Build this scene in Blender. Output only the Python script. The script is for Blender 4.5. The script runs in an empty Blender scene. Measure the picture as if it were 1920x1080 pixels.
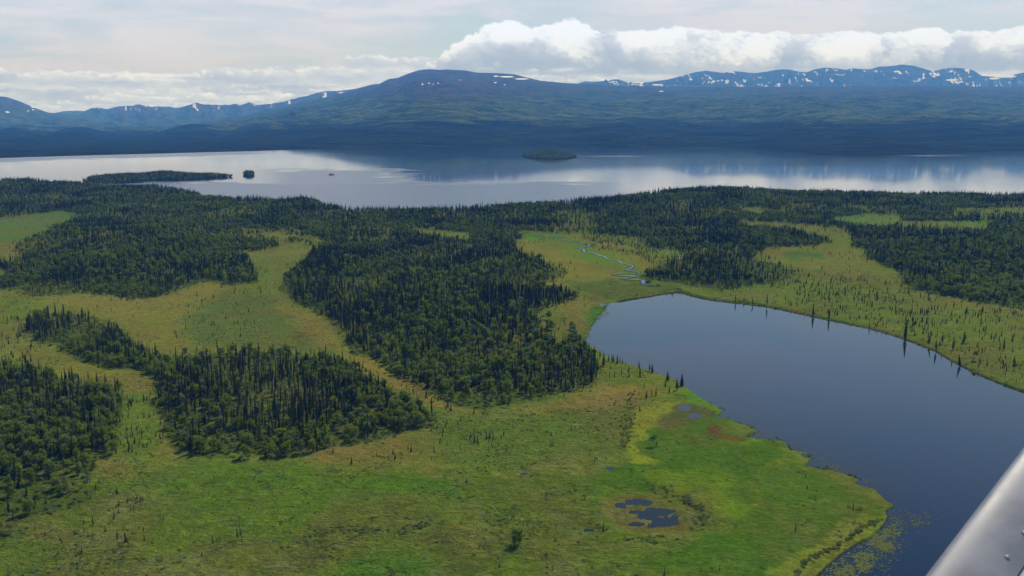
import bpy, math, random
import numpy as np
from mathutils import Vector, Matrix
R = math.radians
rng = np.random.default_rng(11)
random.seed(11)

# ---------------------------------------------------------------- camera, world, sun, exposure
CAMH = 160.0
FPX = 1733.0                       # focal length in pixels of a 1920 wide frame
HORIZON = 222.0
PITCH = math.atan((540 - HORIZON) / FPX)
CP, SP = math.cos(PITCH), math.sin(PITCH)
SUN_EL, SUN_AZ = 47.0, 34.0        # azimuth clockwise from +Y (the view direction)
SUN_STRENGTH = 4.4
SKY_STRENGTH = 0.105
EXPOSURE = 0.0
HAZE_DENSITY = 5.5e-5

sc = bpy.context.scene
col = sc.collection
cam_d = bpy.data.cameras.new('camera')
cam_d.sensor_width = 36.0
cam_d.lens = 36.0 * FPX / 1920.0
cam_d.clip_start = 0.05
cam_d.clip_end = 400000.0
cam_d.dof.use_dof = True
cam_d.dof.focus_distance = 900.0
cam_d.dof.aperture_fstop = 9.0
cam = bpy.data.objects.new('camera', cam_d)
cam.location = (0, 0, CAMH)
cam.rotation_euler = (math.pi / 2 - PITCH, 0, 0)
col.objects.link(cam)
sc.camera = cam
sc.view_settings.view_transform = 'Standard'
sc.view_settings.look = 'None'
sc.view_settings.exposure = EXPOSURE
sc.view_settings.gamma = 1.0
sc.view_settings.use_curve_mapping = False
sc.render.engine = 'CYCLES'
cy = sc.cycles
cy.max_bounces = 6
cy.diffuse_bounces = 3
cy.glossy_bounces = 3
cy.transmission_bounces = 3
cy.volume_bounces = 0
cy.transparent_max_bounces = 10
cy.caustics_reflective = False
cy.caustics_refractive = False
cy.sample_clamp_indirect = 4.0
cy.use_denoising = True
cy.denoising_prefilter = 'ACCURATE'


class NT:
    """small helper round a node tree"""
    def __init__(self, tree):
        self.t = tree
        self.n = tree.nodes
        self.l = tree.links

    def new(self, typ, **kw):
        n = self.n.new(typ)
        for k, v in kw.items():
            setattr(n, k, v)
        return n

    def put(self, sock, v):
        if isinstance(v, bpy.types.NodeSocket):
            self.l.new(v, sock)
        elif v is not None:
            if hasattr(sock.default_value, '__len__') and not hasattr(v, '__len__'):
                v = (v,) * len(sock.default_value)
            if hasattr(sock.default_value, '__len__') and len(sock.default_value) == 4 and len(v) == 3:
                v = (*v, 1.0)
            sock.default_value = v

    def math(self, op, a, b=None, c=None, clamp=False):
        n = self.new('ShaderNodeMath', operation=op, use_clamp=clamp)
        self.put(n.inputs[0], a)
        if b is not None: self.put(n.inputs[1], b)
        if c is not None: self.put(n.inputs[2], c)
        return n.outputs[0]

    def vmath(self, op, a, b=None):
        n = self.new('ShaderNodeVectorMath', operation=op)
        self.put(n.inputs[0], a)
        if b is not None: self.put(n.inputs[1], b)
        return n.outputs[0]

    def mix(self, f, a, b, blend='MIX'):
        n = self.new('ShaderNodeMix', data_type='RGBA', blend_type=blend, clamp_factor=True)
        self.put(n.inputs[0], f)
        self.put(n.inputs[6], a)
        self.put(n.inputs[7], b)
        return n.outputs[2]

    def noise(self, vec, scale, detail=4, rough=0.55, dist=0.0, typ='FBM', dims='3D'):
        n = self.new('ShaderNodeTexNoise', noise_dimensions=dims)
        n.noise_type = typ
        if vec is not None: self.put(n.inputs['Vector'], vec)
        self.put(n.inputs['Scale'], scale)
        self.put(n.inputs['Detail'], detail)
        self.put(n.inputs['Roughness'], rough)
        self.put(n.inputs['Distortion'], dist)
        return n.outputs[0]

    def ramp(self, f, lo, hi, a=0.0, b=1.0, smooth=True):
        n = self.new('ShaderNodeMapRange', interpolation_type='SMOOTHSTEP' if smooth else 'LINEAR', clamp=True)
        self.put(n.inputs[0], f)
        self.put(n.inputs[1], lo)
        self.put(n.inputs[2], hi)
        self.put(n.inputs[3], a)
        self.put(n.inputs[4], b)
        return n.outputs[0]

    def scalevec(self, vec, s):
        return self.vmath('MULTIPLY', vec, s)

    def xyz(self, v):
        n = self.new('ShaderNodeSeparateXYZ')
        self.put(n.inputs[0], v)
        return n.outputs


def hash2(ix, iy, seed):
    h = (ix.astype(np.int64) * 374761393 + iy.astype(np.int64) * 668265263 + seed * 1442695041) & 0xffffffff
    h = ((h ^ (h >> 13)) * 1274126177) & 0xffffffff
    h = (h ^ (h >> 16)) & 0xffffffff
    return h / 4294967295.0


def vnoise(x, y, seed=0):
    ix = np.floor(x); iy = np.floor(y)
    fx = x - ix; fy = y - iy
    fx = fx * fx * fx * (fx * (fx * 6 - 15) + 10); fy = fy * fy * fy * (fy * (fy * 6 - 15) + 10)
    a = hash2(ix, iy, seed); b = hash2(ix + 1, iy, seed)
    c = hash2(ix, iy + 1, seed); d = hash2(ix + 1, iy + 1, seed)
    return (a + (b - a) * fx) * (1 - fy) + (c + (d - c) * fx) * fy


def fbm(x, y, octaves=5, seed=0, gain=0.5, ridged=False):
    s = np.zeros(np.broadcast(x, y).shape); a = 1.0; t = 0.0
    for o in range(octaves):
        n = vnoise(x, y, seed + o * 17)
        if ridged: n = 1 - np.abs(n * 2 - 1)
        s += a * n; t += a
        a *= gain
        x, y = 1.9 * x * 0.8 - 1.9 * y * 0.6 + 13.7, 1.9 * x * 0.6 + 1.9 * y * 0.8 - 7.1
    return s / t


def smooth(t):
    t = np.clip(t, 0, 1)
    return t * t * (3 - 2 * t)



# cloud picture, generated: U = bearing, V = height above the horizon (1733 units per radian / unit slope)
CU0, CU1, CV0, CV1 = -2700, 2700, -10, 310
CW, CH = CU1 - CU0, CV1 - CV0


def make_clouds():
    g = np.random.default_rng(5)
    uu, vv = np.meshgrid(np.arange(CU0, CU1) + 0.5, np.arange(CV0, CV1) + 0.5)
    lum = np.full((CH, CW), 0.78); alp = np.zeros((CH, CW))

    def splat(cu, cv, ru, rv, base, amp, soft=0.35, op=1.0):
        x0, x1 = int(max(0, cu - ru * 1.15 - CU0)), int(min(CW, cu + ru * 1.15 - CU0 + 1))
        y0, y1 = int(max(0, cv - rv * 1.15 - CV0)), int(min(CH, cv + rv * 1.15 - CV0 + 1))
        if x1 <= x0 or y1 <= y0: return
        x = (uu[y0:y1, x0:x1] - cu) / ru; y = (vv[y0:y1, x0:x1] - cv) / rv
        d = np.sqrt(x * x + y * y)
        a = smooth((1.0 - d) / soft) * op
        # underside fades away more softly than the top
        a = a * smooth((y + 1.05) / 0.9)
        nz_ = np.sqrt(np.clip(1 - d * d, 0, 1))
        l = base + amp * (0.62 * y + 0.30 * x * 0.6 + 0.25 * (nz_ - 0.5))
        lum[y0:y1, x0:x1] = lum[y0:y1, x0:x1] * (1 - a) + l * a
        alp[y0:y1, x0:x1] = np.maximum(alp[y0:y1, x0:x1], a) if op >= 1 else 1 - (1 - alp[y0:y1, x0:x1]) * (1 - a)

    # low field of clouds, far rows first
    TBp = np.array([(-2700, 90), (-1000, 84), (-940, 82), (-900, 84), (-840, 76), (-700, 76), (-545, 76), (-525, 86), (-500, 88), (-470, 84), (-410, 84), (-400, 97), (-385, 98), (-370, 88), (-300, 92), (-275, 112), (-240, 112), (-220, 104), (-190, 116), (-160, 108), (-110, 112), (0, 100), (500, 100), (2700, 95)], float)
    topB = lambda u: np.interp(u, TBp[:, 0], TBp[:, 1])
    k = smooth((topB(uu) - 12 - vv + (fbm(uu / 40, vv / 14, 4, 4) - .5) * 16) / 8)
    lum[:] = 0.80 + 0.16 * (fbm(uu / 150, vv / 16, 5, 61) - 0.5) * 2; alp[:] = k
    for row in range(15):
        v = 2 + row * 7.0 + (row * row) * 0.08
        n_ = int(230 - row * 6)
        for c in g.uniform(CU0, CU1, n_):
            s = 5 + row * 0.75; ru = s * g.uniform(1.6, 4.2); rv = s * g.uniform(0.5, 1.1)
            top = topB(c)
            vc = v + g.normal(0, 3)
            if vc + rv * 0.7 > top: vc = top - rv * 0.7 - abs(g.normal(0, 3))
            dark = 0.10 * (fbm(np.array(c / 130.), np.array(vc / 13.), 3, 15) - .5) * 3.2
            splat(c, vc, ru, rv, 0.82 + g.normal(0, .03) + dark, 0.20, 0.6, g.uniform(.45, .8))
            for _ in range(5):
                q = g.uniform(-.85, .85); r1 = rv * g.uniform(.3, .55)
                splat(c + q * ru, min(vc + rv * (.62 - .5 * q * q) * g.uniform(.4, 1.1), top + 2 - r1 * .5), r1 * g.uniform(1, 2.0), r1, 0.875 + g.normal(0, .03) + dark, 0.22, 0.5, .8)
    # grey streaks
    for c, v, ru, rv in [(-830, 43, 130, 5), (-790, 38, 90, 4), (-400, 55, 70, 5), (-480, 42, 60, 4), (-560, 68, 90, 4), (-350, 45, 50, 5), (60, 62, 150, 4), (-60, 70, 90, 4), (330, 66, 120, 5), (700, 62, 150, 6), (-690, 60, 100, 5)]:
        splat(c, v, ru, rv, .66, .03, .9, .6)
    for c, v, ru, rv in [(60, 82, 260, 7), (400, 80, 300, 6), (800, 80, 200, 8), (-60, 84, 110, 5)]:
        splat(c, v, ru, rv, .64, .04, .9, .7)
    # heaped bank
    TAp = np.array([(-190, 60), (-170, 88), (-150, 106), (-132, 116), (-118, 122), (-108, 136), (-96, 140), (-84, 150), (-72, 160), (-55, 166), (-42, 176), (-22, 182), (8, 181), (25, 173), (45, 172), (62, 180), (80, 184), (112, 184), (125, 178), (145, 170), (200, 166), (300, 166), (360, 162), (440, 160), (520, 155), (600, 154), (700, 152), (780, 148), (810, 146), (850, 154), (900, 159), (960, 157), (1100, 160), (1500, 140), (2000, 120), (2700, 110)], float)
    topA = lambda u: np.interp(u, TAp[:, 0], TAp[:, 1]) + 18 * (fbm(np.asarray(u) / 34., np.asarray(u) * 0. + 3.3, 3, 12, .55) - .62) - 4
    base = 84.0
    bv = base - 10 * smooth((uu - 500) / 300) + 8 * smooth((uu - 750) / 150) + (fbm(uu / 45, vv / 9, 4, 23) - .5) * 12
    kA = smooth((topA(uu) - 9 - vv) / 5) * smooth((vv - bv) / 7) * (uu > -190)
    rel = np.clip((vv - 80) / (topA(uu) - 80), 0, 1)
    lA = 0.64 + 0.28 * smooth(rel / 0.85) + 0.26 * (fbm(uu / 60, vv / 28, 5, 71) - .5) * 2
    lum = lum * (1 - kA) + lA * kA; alp = np.maximum(alp, kA)
    us = []
    for lev, (r0, r1, cnt) in enumerate([(20, 32, 420), (11, 20, 1300), (6, 11, 3600), (3, 6, 8000)]):
        for _ in range(cnt):
            c = g.uniform(-185, 2700); r = g.uniform(r0, r1); t = g.random() ** (0.75 if lev < 2 else 0.6)
            top = topA(c)
            vmin = base + 6; vmax = top - r * 0.85
            if vmax < vmin: continue
            v = vmin + (vmax - vmin) * t
            rl = (v - 80) / max(20, top - 80)
            m_ = fbm(np.array(c / 55.), np.array(v / 38.), 3, 81)
            if lev >= 2 and m_ < 0.42 and rl < 0.8: continue       # smooth shaded hollows between the heads
            bs = 0.66 + 0.25 * float(smooth(np.array(rl / 0.85))) + 0.55 * (m_ - .5)
            splat(c, v, r * g.uniform(1.0, 1.3), r, bs + (0.05 if lev > 1 else 0), 0.24 if lev < 2 else 0.27, (.55, .45, .5, .6)[lev], (0.85, .8, .65, .6)[lev])
    # warp and roughen so that no outline stays round
    def take(A, du, dv):
        x = np.clip(uu - CU0 - .5 + du, 0, CW - 1.01); y = np.clip(vv - CV0 - .5 + dv, 0, CH - 1.01)
        ix = x.astype(int); iy = y.astype(int); fx = x - ix; fy = y - iy
        return (A[iy, ix] * (1 - fx) + A[iy, ix + 1] * fx) * (1 - fy) + (A[iy + 1, ix] * (1 - fx) + A[iy + 1, ix + 1] * fx) * fy
    du = (fbm(uu / 14, vv / 14, 5, 101, .6) - .5) * 13; dv = (fbm(uu / 14, vv / 14, 5, 131, .6) - .5) * 10
    lum = take(lum, du, dv); alp = take(alp, du, dv)
    lum = lum + (fbm(uu / 9, vv / 6, 4, 151, .6) - .5) * 0.07
    # bright thin rim at the top of the bank
    return np.clip(lum, 0.5, 1.05), np.clip(alp, 0, 1)


# world: clear Nishita sky behind a thin high veil of cloud
world = bpy.data.worlds.new('World')
sc.world = world
world.use_nodes = True
w = NT(world.node_tree)
w.n.clear()
sky = w.new('ShaderNodeTexSky', sky_type='NISHITA')
sky.sun_disc = False
sky.sun_elevation = R(SUN_EL)
sky.sun_rotation = R(SUN_AZ)
sky.altitude = 200
sky.air_density = 1.0
sky.dust_density = 0.6
sky.ozone_density = 1.4
geo = w.new('ShaderNodeTexCoord').outputs['Generated']
gx, gy, gz = w.xyz(geo)
hyp = w.math('SQRT', w.math('ADD', w.math('MULTIPLY', gx, gx), w.math('ADD', w.math('MULTIPLY', gy, gy), 1e-5)))
U = w.math('MULTIPLY', w.math('ARCTAN2', gx, gy), 1733.0)        # bearing, 30 units a degree
VV = w.math('MULTIPLY', w.math('DIVIDE', gz, hyp), 1733.0)        # height above the horizon, same unit
K = 1.0 / SKY_STRENGTH


def comb(a, b, c=0.0):
    n = w.new('ShaderNodeCombineXYZ')
    w.put(n.inputs[0], a); w.put(n.inputs[1], b); w.put(n.inputs[2], c)
    return n.outputs[0]


def noise2(u, v, scale, det, rough=0.55, dist=0.0, su=1.0, sv=1.0, off=0.0):
    return w.noise(comb(w.math('ADD', w.math('MULTIPLY', u, su), off * 900.0), w.math('MULTIPLY', v, sv)), scale, 4, rough, dist, dims='2D')


# thin high veil: greyish white on the left, thinning to pale blue on the right
va = noise2(U, VV, 0.0016, 6, 0.55, 0.6, 1.0, 3.0, 3.1)
vb = noise2(U, VV, 0.006, 6, 0.6, 0.5, 0.6, 3.2, 9.4)
veil = w.math('ADD', w.math('MULTIPLY', va, 0.65), w.math('MULTIPLY', vb, 0.35))
veil = w.math('SUBTRACT', veil, w.math('MULTIPLY', w.ramp(U, -420, 60), 0.12))
veil = w.math('ADD', veil, w.math('MULTIPLY', w.ramp(U, 250, 900), 0.05))
veil = w.ramp(veil, 0.28, 0.52, 0.0, 1.0)
high = w.ramp(VV, 360, 1000)
midh = w.ramp(VV, 190, 420)
veil = w.math('MULTIPLY', veil, w.math('SUBTRACT', 1.0, w.math('MULTIPLY', high, 0.6)))
blue = w.mix(high, w.mix(midh, (0.50 * K, 0.67 * K, 0.91 * K), (0.37 * K, 0.60 * K, 0.95 * K)), (0.08 * K, 0.18 * K, 0.42 * K))
blue = w.mix(0.25, blue, sky.outputs[0])
white = w.mix(w.ramp(vb, 0.35, 0.65), (0.69 * K, 0.745 * K, 0.97 * K), (0.755 * K, 0.805 * K, 1.02 * K))
white = w.mix(midh, white, (0.47 * K, 0.62 * K, 0.92 * K))
white = w.mix(high, white, (0.13 * K, 0.24 * K, 0.48 * K))
skycol = w.mix(w.math('MULTIPLY', veil, 0.92), blue, white)

rgba = np.empty((CH, CW, 4), np.float32)
_l, _a = make_clouds()
_t = (np.clip((_l - 0.60) / 0.40, 0, 1) ** 1.55)[..., None]
rgba[..., :3] = (np.array([.41, .50, .72]) * (1 - _t) + np.array([0.94, 1.11, 1.56]) * _t) * K
_f = np.exp(-np.maximum(np.arange(CV0, CV1), 0) / 90.0)[:, None]
rgba[..., 0] *= 1 - 0.04 * _f; rgba[..., 2] *= 1 + 0.18 * _f
rgba[..., 3] = _a
cimg = bpy.data.images.new('cloud_cover', CW, CH, alpha=True, float_buffer=True, is_data=True)
cimg.alpha_mode = 'CHANNEL_PACKED'
cimg.pixels.foreach_set(rgba.ravel())
cimg.update()
ci_ = w.new('ShaderNodeTexImage', image=cimg, interpolation='Linear', extension='EXTEND')
uu_ = w.math('DIVIDE', w.math('PINGPONG', w.math('ADD', U, -CU0 + CW * 2.0), float(CW)), float(CW))
w.put(ci_.inputs[0], comb(uu_, w.math('DIVIDE', w.math('SUBTRACT', VV, float(CV0)), float(CH))))
skycol = w.mix(ci_.outputs['Alpha'], skycol, ci_.outputs['Color'])
# below the horizon nothing is seen; keep the horizon's own tone
bg = w.new('ShaderNodeBackground')
w.put(bg.inputs[0], skycol)
bg.inputs[1].default_value = SKY_STRENGTH
wo = w.new('ShaderNodeOutputWorld')
w.l.new(bg.outputs[0], wo.inputs[0])

sun_d = bpy.data.lights.new('sun', 'SUN')
sun_d.energy = SUN_STRENGTH
sun_d.angle = R(0.53)
sun_d.color = (1.0, 0.95, 0.87)
sun = bpy.data.objects.new('sun', sun_d)
SD = Vector((math.sin(R(SUN_AZ)) * math.cos(R(SUN_EL)), math.cos(R(SUN_AZ)) * math.cos(R(SUN_EL)), math.sin(R(SUN_EL))))
sun.rotation_euler = SD.to_track_quat('Z', 'Y').to_euler()
sun.location = (0, 0, 3000)
col.objects.link(sun)


# ---------------------------------------------------------------- helpers
def tag(o, label=None, cat=None, group=None, kind=None):
    if label: o['label'] = label
    if cat: o['category'] = cat
    if group: o['group'] = group
    if kind: o['kind'] = kind
    return o


def project(X, Y, Z):
    dz = Z - CAMH
    f = np.maximum(Y * CP - dz * SP, 1e-3)
    u = Y * SP + dz * CP
    return 960 + FPX * X / f, 540 - FPX * u / f


def ray(px, py):
    """world direction through a photograph pixel, scaled so that y = 1"""
    a = (px - 960) / FPX
    b = (540 - py) / FPX
    dy = CP + b * SP
    dz = -SP + b * CP
    return a / dy, dz / dy            # dx/dy, dz/dy


def flat(px, py, z=0.0):
    a, s = ray(np.asarray(px, float), np.asarray(py, float))
    Y = (z - CAMH) / s
    return a * Y, Y


def mesh_np(name, verts, faces, mats, attrs=None, uvless=True, smooth_shade=True, mat_idx=None):
    me = bpy.data.meshes.new(name)
    verts = np.asarray(verts, np.float32); faces = np.asarray(faces, np.int32)
    k = faces.shape[1]
    me.vertices.add(len(verts)); me.vertices.foreach_set('co', verts.ravel())
    me.loops.add(faces.size); me.loops.foreach_set('vertex_index', faces.ravel())
    me.polygons.add(len(faces))
    me.polygons.foreach_set('loop_start', np.arange(0, faces.size, k, dtype=np.int32))
    me.polygons.foreach_set('loop_total', np.full(len(faces), k, np.int32))
    me.polygons.foreach_set('use_smooth', np.full(len(faces), smooth_shade, bool))
    for m in (mats if isinstance(mats, (list, tuple)) else [mats]): me.materials.append(m)
    if mat_idx is not None: me.polygons.foreach_set('material_index', np.asarray(mat_idx, np.int32))
    me.update(calc_edges=True)
    for an, arr in (attrs or {}).items():
        arr = np.asarray(arr, np.float32)
        if arr.ndim == 1:
            at = me.attributes.new(an, 'FLOAT', 'POINT'); at.data.foreach_set('value', arr)
        else:
            at = me.attributes.new(an, 'FLOAT_VECTOR', 'POINT'); at.data.foreach_set('vector', arr.ravel())
    return me


def link(name, me, parent=None, loc=None):
    o = bpy.data.objects.new(name, me)
    col.objects.link(o)
    if parent is not None: o.parent = parent
    if loc is not None: o.location = loc
    return o


def grid_faces(nr, nc):
    i = np.arange(nr - 1)[:, None] * nc + np.arange(nc - 1)[None, :]
    i = i.ravel()
    return np.stack([i, i + 1, i + nc + 1, i + nc], 1)


# ---------------------------------------------------------------- materials
def material(name):
    m = bpy.data.materials.new(name)
    m.use_nodes = True
    t = NT(m.node_tree)
    t.n.clear()
    out = t.new('ShaderNodeOutputMaterial')
    return m, t, out


def principled(t, out, base, rough=0.8, spec=0.3, bump=None, bstr=0.3, bdist=0.1, **kw):
    p = t.new('ShaderNodeBsdfPrincipled')
    t.put(p.inputs['Base Color'], base)
    t.put(p.inputs['Roughness'], rough)
    t.put(p.inputs['Specular IOR Level'], spec)
    for k, v in kw.items(): t.put(p.inputs[k.replace('_', ' ')], v)
    if bump is not None:
        b = t.new('ShaderNodeBump')
        t.put(b.inputs['Strength'], bstr); t.put(b.inputs['Distance'], bdist)
        t.put(b.inputs['Height'], bump)
        t.l.new(b.outputs[0], p.inputs['Normal'])
    t.l.new(p.outputs[0], out.inputs[0])
    return p


def mat_ground():
    m, t, out = material('meadow_ground')
    a = t.new('ShaderNodeAttribute', attribute_name='albedo').outputs['Color']
    rough_at = t.new('ShaderNodeAttribute', attribute_name='tuft').outputs['Fac']
    pos = t.new('ShaderNodeNewGeometry').outputs['Position']
    big = t.noise(pos, 0.012, 5, 0.6, 0.6)
    mid = t.noise(pos, 0.09, 5, 0.65, 0.8)
    fine = t.noise(pos, 0.55, 5, 0.7, 0.5)
    vfine = t.noise(pos, 2.2, 3, 0.7)
    c = t.mix(t.math('MULTIPLY', t.ramp(big, 0.44, 0.60), 0.60), a, t.mix(0.6, a, (0.13, 0.080, 0.022)))
    c = t.mix(t.math('MULTIPLY', t.ramp(mid, 0.42, 0.6), t.math('MULTIPLY', rough_at, 0.75)), c,
              t.mix(0.55, c, (0.040, 0.060, 0.018)))
    c = t.mix(t.math('MULTIPLY', t.ramp(mid, 0.5, 0.3), 0.45), c, t.mix(0.5, c, (0.15, 0.15, 0.020)))
    mul = t.math('MULTIPLY', t.ramp(fine, 0.25, 0.75, 0.62, 1.38, False), t.ramp(vfine, 0.2, 0.8, 0.75, 1.25, False))
    grass_n = t.noise(pos, 0.03, 5, 0.62, 0.8)  # broad patches of greener grass and straw in the meadow's own colour
    c = t.mix(t.math('MULTIPLY', t.ramp(grass_n, 0.50, 0.66), t.math('MULTIPLY', rough_at, 0.7)), c, t.mix(0.5, c, (0.075, 0.155, 0.012)))
    c = t.mix(t.math('MULTIPLY', t.ramp(grass_n, 0.48, 0.36), t.math('MULTIPLY', rough_at, 0.6)), c, t.mix(0.5, c, (0.20, 0.175, 0.065)))
    tus = t.noise(t.scalevec(pos, (0.6, 1.0, 1.0)), 0.28, 4, 0.7, 1.2)
    mul = t.math('MULTIPLY', mul, t.ramp(tus, 0.3, 0.7, 0.72, 1.3, False))
    c = t.mix(t.math('MULTIPLY', t.ramp(tus, 0.52, 0.66), t.math('MULTIPLY', rough_at, 0.55)), c, t.mix(0.5, c, (0.12, 0.14, 0.06)))
    c = t.mix(1.0, c, mul, 'MULTIPLY')
    hgt = t.math('ADD', t.math('MULTIPLY', fine, 1.0), t.math('ADD', t.math('MULTIPLY', vfine, 0.35), t.math('MULTIPLY', tus, 2.2)))
    principled(t, out, c, 1.0, 0.0, hgt, 0.9, t.math('MULTIPLY', t.math('ADD', rough_at, 0.25), 0.9))
    return m


def mat_water(name, deep, patch_scale, rough0, rough1, wave, streak=1.0, bump0=0.002, amount=0.35):
    m, t, out = material(name)
    pos = t.new('ShaderNodeNewGeometry').outputs['Position']
    a = t.noise(t.scalevec(pos, (0.22 * streak, 1.0, 1)), patch_scale, 4, 0.55, 0.6)
    patch = t.ramp(a, 0.50, 0.66)
    att = t.new('ShaderNodeAttribute', attribute_name='ruffle').outputs['Fac']
    patch = t.math('ADD', t.math('MULTIPLY', patch, amount), att, clamp=True)
    shal = t.new('ShaderNodeAttribute', attribute_name='shallow').outputs['Fac']
    wn = t.noise(pos, wave, 3, 0.55)
    wn2 = t.noise(t.scalevec(pos, (0.5, 1, 1)), wave * 0.13, 3, 0.5)
    base = t.mix(shal, deep, (0.010, 0.013, 0.010))
    p = principled(t, out, base, t.math('ADD', rough0, t.math('MULTIPLY', patch, rough1 - rough0)), 0.5,
                   t.math('ADD', wn, wn2), t.math('ADD', bump0, t.math('MULTIPLY', patch, 0.10)), 0.12)
    p.inputs['IOR'].default_value = 1.333
    return m


def mat_needles(name, c1, c2, grey=0.0):
    m, t, out = material(name)
    info = t.new('ShaderNodeObjectInfo')
    rnd = info.outputs['Random']
    c = t.mix(rnd, c1, c2)
    pos = t.new('ShaderNodeNewGeometry').outputs['Position']
    n = t.noise(pos, 1.3, 2, 0.6)
    c = t.mix(1.0, c, t.ramp(n, 0.25, 0.75, 0.6, 1.45, False), 'MULTIPLY')
    g = t.ramp(t.math('FRACT', t.math('MULTIPLY', rnd, 17.3)), 0.80, 0.93)
    c = t.mix(t.math('MULTIPLY', g, 0.75), c, (0.060, 0.052, 0.046))
    d = t.new('ShaderNodeBsdfDiffuse'); t.put(d.inputs[0], c)
    tr = t.new('ShaderNodeBsdfTranslucent'); t.put(tr.inputs[0], t.mix(0.5, c, (0.05, 0.075, 0.01)))
    mx = t.new('ShaderNodeMixShader'); mx.inputs[0].default_value = 0.18
    t.l.new(d.outputs[0], mx.inputs[1]); t.l.new(tr.outputs[0], mx.inputs[2])
    t.l.new(mx.outputs[0], out.inputs[0])
    return m


def mat_leaves(name, c1, c2, c3, trans=0.35):
    m, t, out = material(name)
    info = t.new('ShaderNodeObjectInfo')
    rnd = info.outputs['Random']
    c = t.mix(rnd, c1, c2)
    c = t.mix(t.ramp(t.math('FRACT', t.math('MULTIPLY', rnd, 9.7)), 0.72, 0.9), c, c3)
    pos = t.new('ShaderNodeNewGeometry').outputs['Position']
    n = t.noise(pos, 0.9, 3, 0.65)
    c = t.mix(1.0, c, t.ramp(n, 0.25, 0.75, 0.55, 1.5, False), 'MULTIPLY')
    d = t.new('ShaderNodeBsdfDiffuse'); t.put(d.inputs[0], c)
    tr = t.new('ShaderNodeBsdfTranslucent'); t.put(tr.inputs[0], t.mix(1.0, c, (1.3, 1.5, 0.6), 'MULTIPLY'))
    mx = t.new('ShaderNodeMixShader'); mx.inputs[0].default_value = trans
    t.l.new(d.outputs[0], mx.inputs[1]); t.l.new(tr.outputs[0], mx.inputs[2])
    t.l.new(mx.outputs[0], out.inputs[0])
    return m


def mat_plain(name, c, rough=0.9, spec=0.2, n_scale=2.0, var=0.4):
    m, t, out = material(name)
    pos = t.new('ShaderNodeNewGeometry').outputs['Position']
    n = t.noise(pos, n_scale, 4, 0.6)
    cc = t.mix(1.0, (*c, 1), t.ramp(n, 0.25, 0.75, 1 - var, 1 + var, False), 'MULTIPLY')
    principled(t, out, cc, rough, spec, n, 0.3, 0.05)
    return m


def mat_mountain(name, kind):
    """colours from the vertex attributes 'alt' (0 foot .. 1 crest), 'snow' and 'rock'"""
    m, t, out = material(name)
    pos = t.new('ShaderNodeNewGeometry').outputs['Position']
    alt = t.new('ShaderNodeAttribute', attribute_name='alt').outputs['Fac']
    snow = t.new('ShaderNodeAttribute', attribute_name='snow').outputs['Fac']
    rock = t.new('ShaderNodeAttribute', attribute_name='rock').outputs['Fac']
    stretch = t.scalevec(pos, (0.5, 1.2, 2.0))
    big = t.noise(stretch, 0.0011, 5, 0.62, 0.5)
    mid = t.noise(stretch, 0.006, 5, 0.68, 0.4)
    fine = t.noise(t.scalevec(pos, (1.0, 0.5, 1.0)), 0.022, 4, 0.75)
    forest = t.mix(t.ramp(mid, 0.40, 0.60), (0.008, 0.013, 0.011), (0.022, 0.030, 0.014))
    shrub = t.mix(t.ramp(mid, 0.38, 0.62), (0.018, 0.032, 0.012), (0.082, 0.108, 0.026))
    tundra = t.mix(t.ramp(mid, 0.35, 0.65), (0.036, 0.046, 0.020), (0.080, 0.068, 0.038))
    stone = t.mix(t.ramp(mid, 0.35, 0.65), (0.026, 0.026, 0.024), (0.088, 0.072, 0.058))
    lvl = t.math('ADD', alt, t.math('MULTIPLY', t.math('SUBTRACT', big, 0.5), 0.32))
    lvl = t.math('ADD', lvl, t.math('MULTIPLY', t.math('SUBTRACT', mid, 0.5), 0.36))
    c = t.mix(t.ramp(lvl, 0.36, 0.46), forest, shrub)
    c = t.mix(t.ramp(lvl, 0.62, 0.80), c, tundra)
    c = t.mix(rock, c, stone)
    c = t.mix(1.0, c, t.ramp(fine, 0.3, 0.7, 0.5, 1.5, False), 'MULTIPLY')
    s = t.ramp(t.math('ADD', snow, t.math('MULTIPLY', t.math('SUBTRACT', mid, 0.5), 0.7)), 0.50, 0.56)
    c = t.mix(s, c, (0.92, 0.93, 0.95))
    d = t.new('ShaderNodeBsdfDiffuse'); t.put(d.inputs[0], c)
    b = t.new('ShaderNodeBump'); b.inputs['Strength'].default_value = 1.0; b.inputs['Distance'].default_value = 90.0
    t.put(b.inputs['Height'], t.math('ADD', mid, t.math('MULTIPLY', fine, 0.3)))
    t.l.new(b.outputs[0], d.inputs['Normal'])
    t.l.new(d.outputs[0], out.inputs[0])
    return m


def mat_cloud():
    m, t, out = material('cloud_white')
    d = t.new('ShaderNodeBsdfDiffuse'); d.inputs[0].default_value = (0.93, 0.93, 0.94, 1)
    tr = t.new('ShaderNodeBsdfTranslucent'); tr.inputs[0].default_value = (0.9, 0.9, 0.92, 1)
    mx = t.new('ShaderNodeMixShader'); mx.inputs[0].default_value = 0.3
    t.l.new(d.outputs[0], mx.inputs[1]); t.l.new(tr.outputs[0], mx.inputs[2])
    t.l.new(mx.outputs[0], out.inputs[0])
    return m


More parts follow.
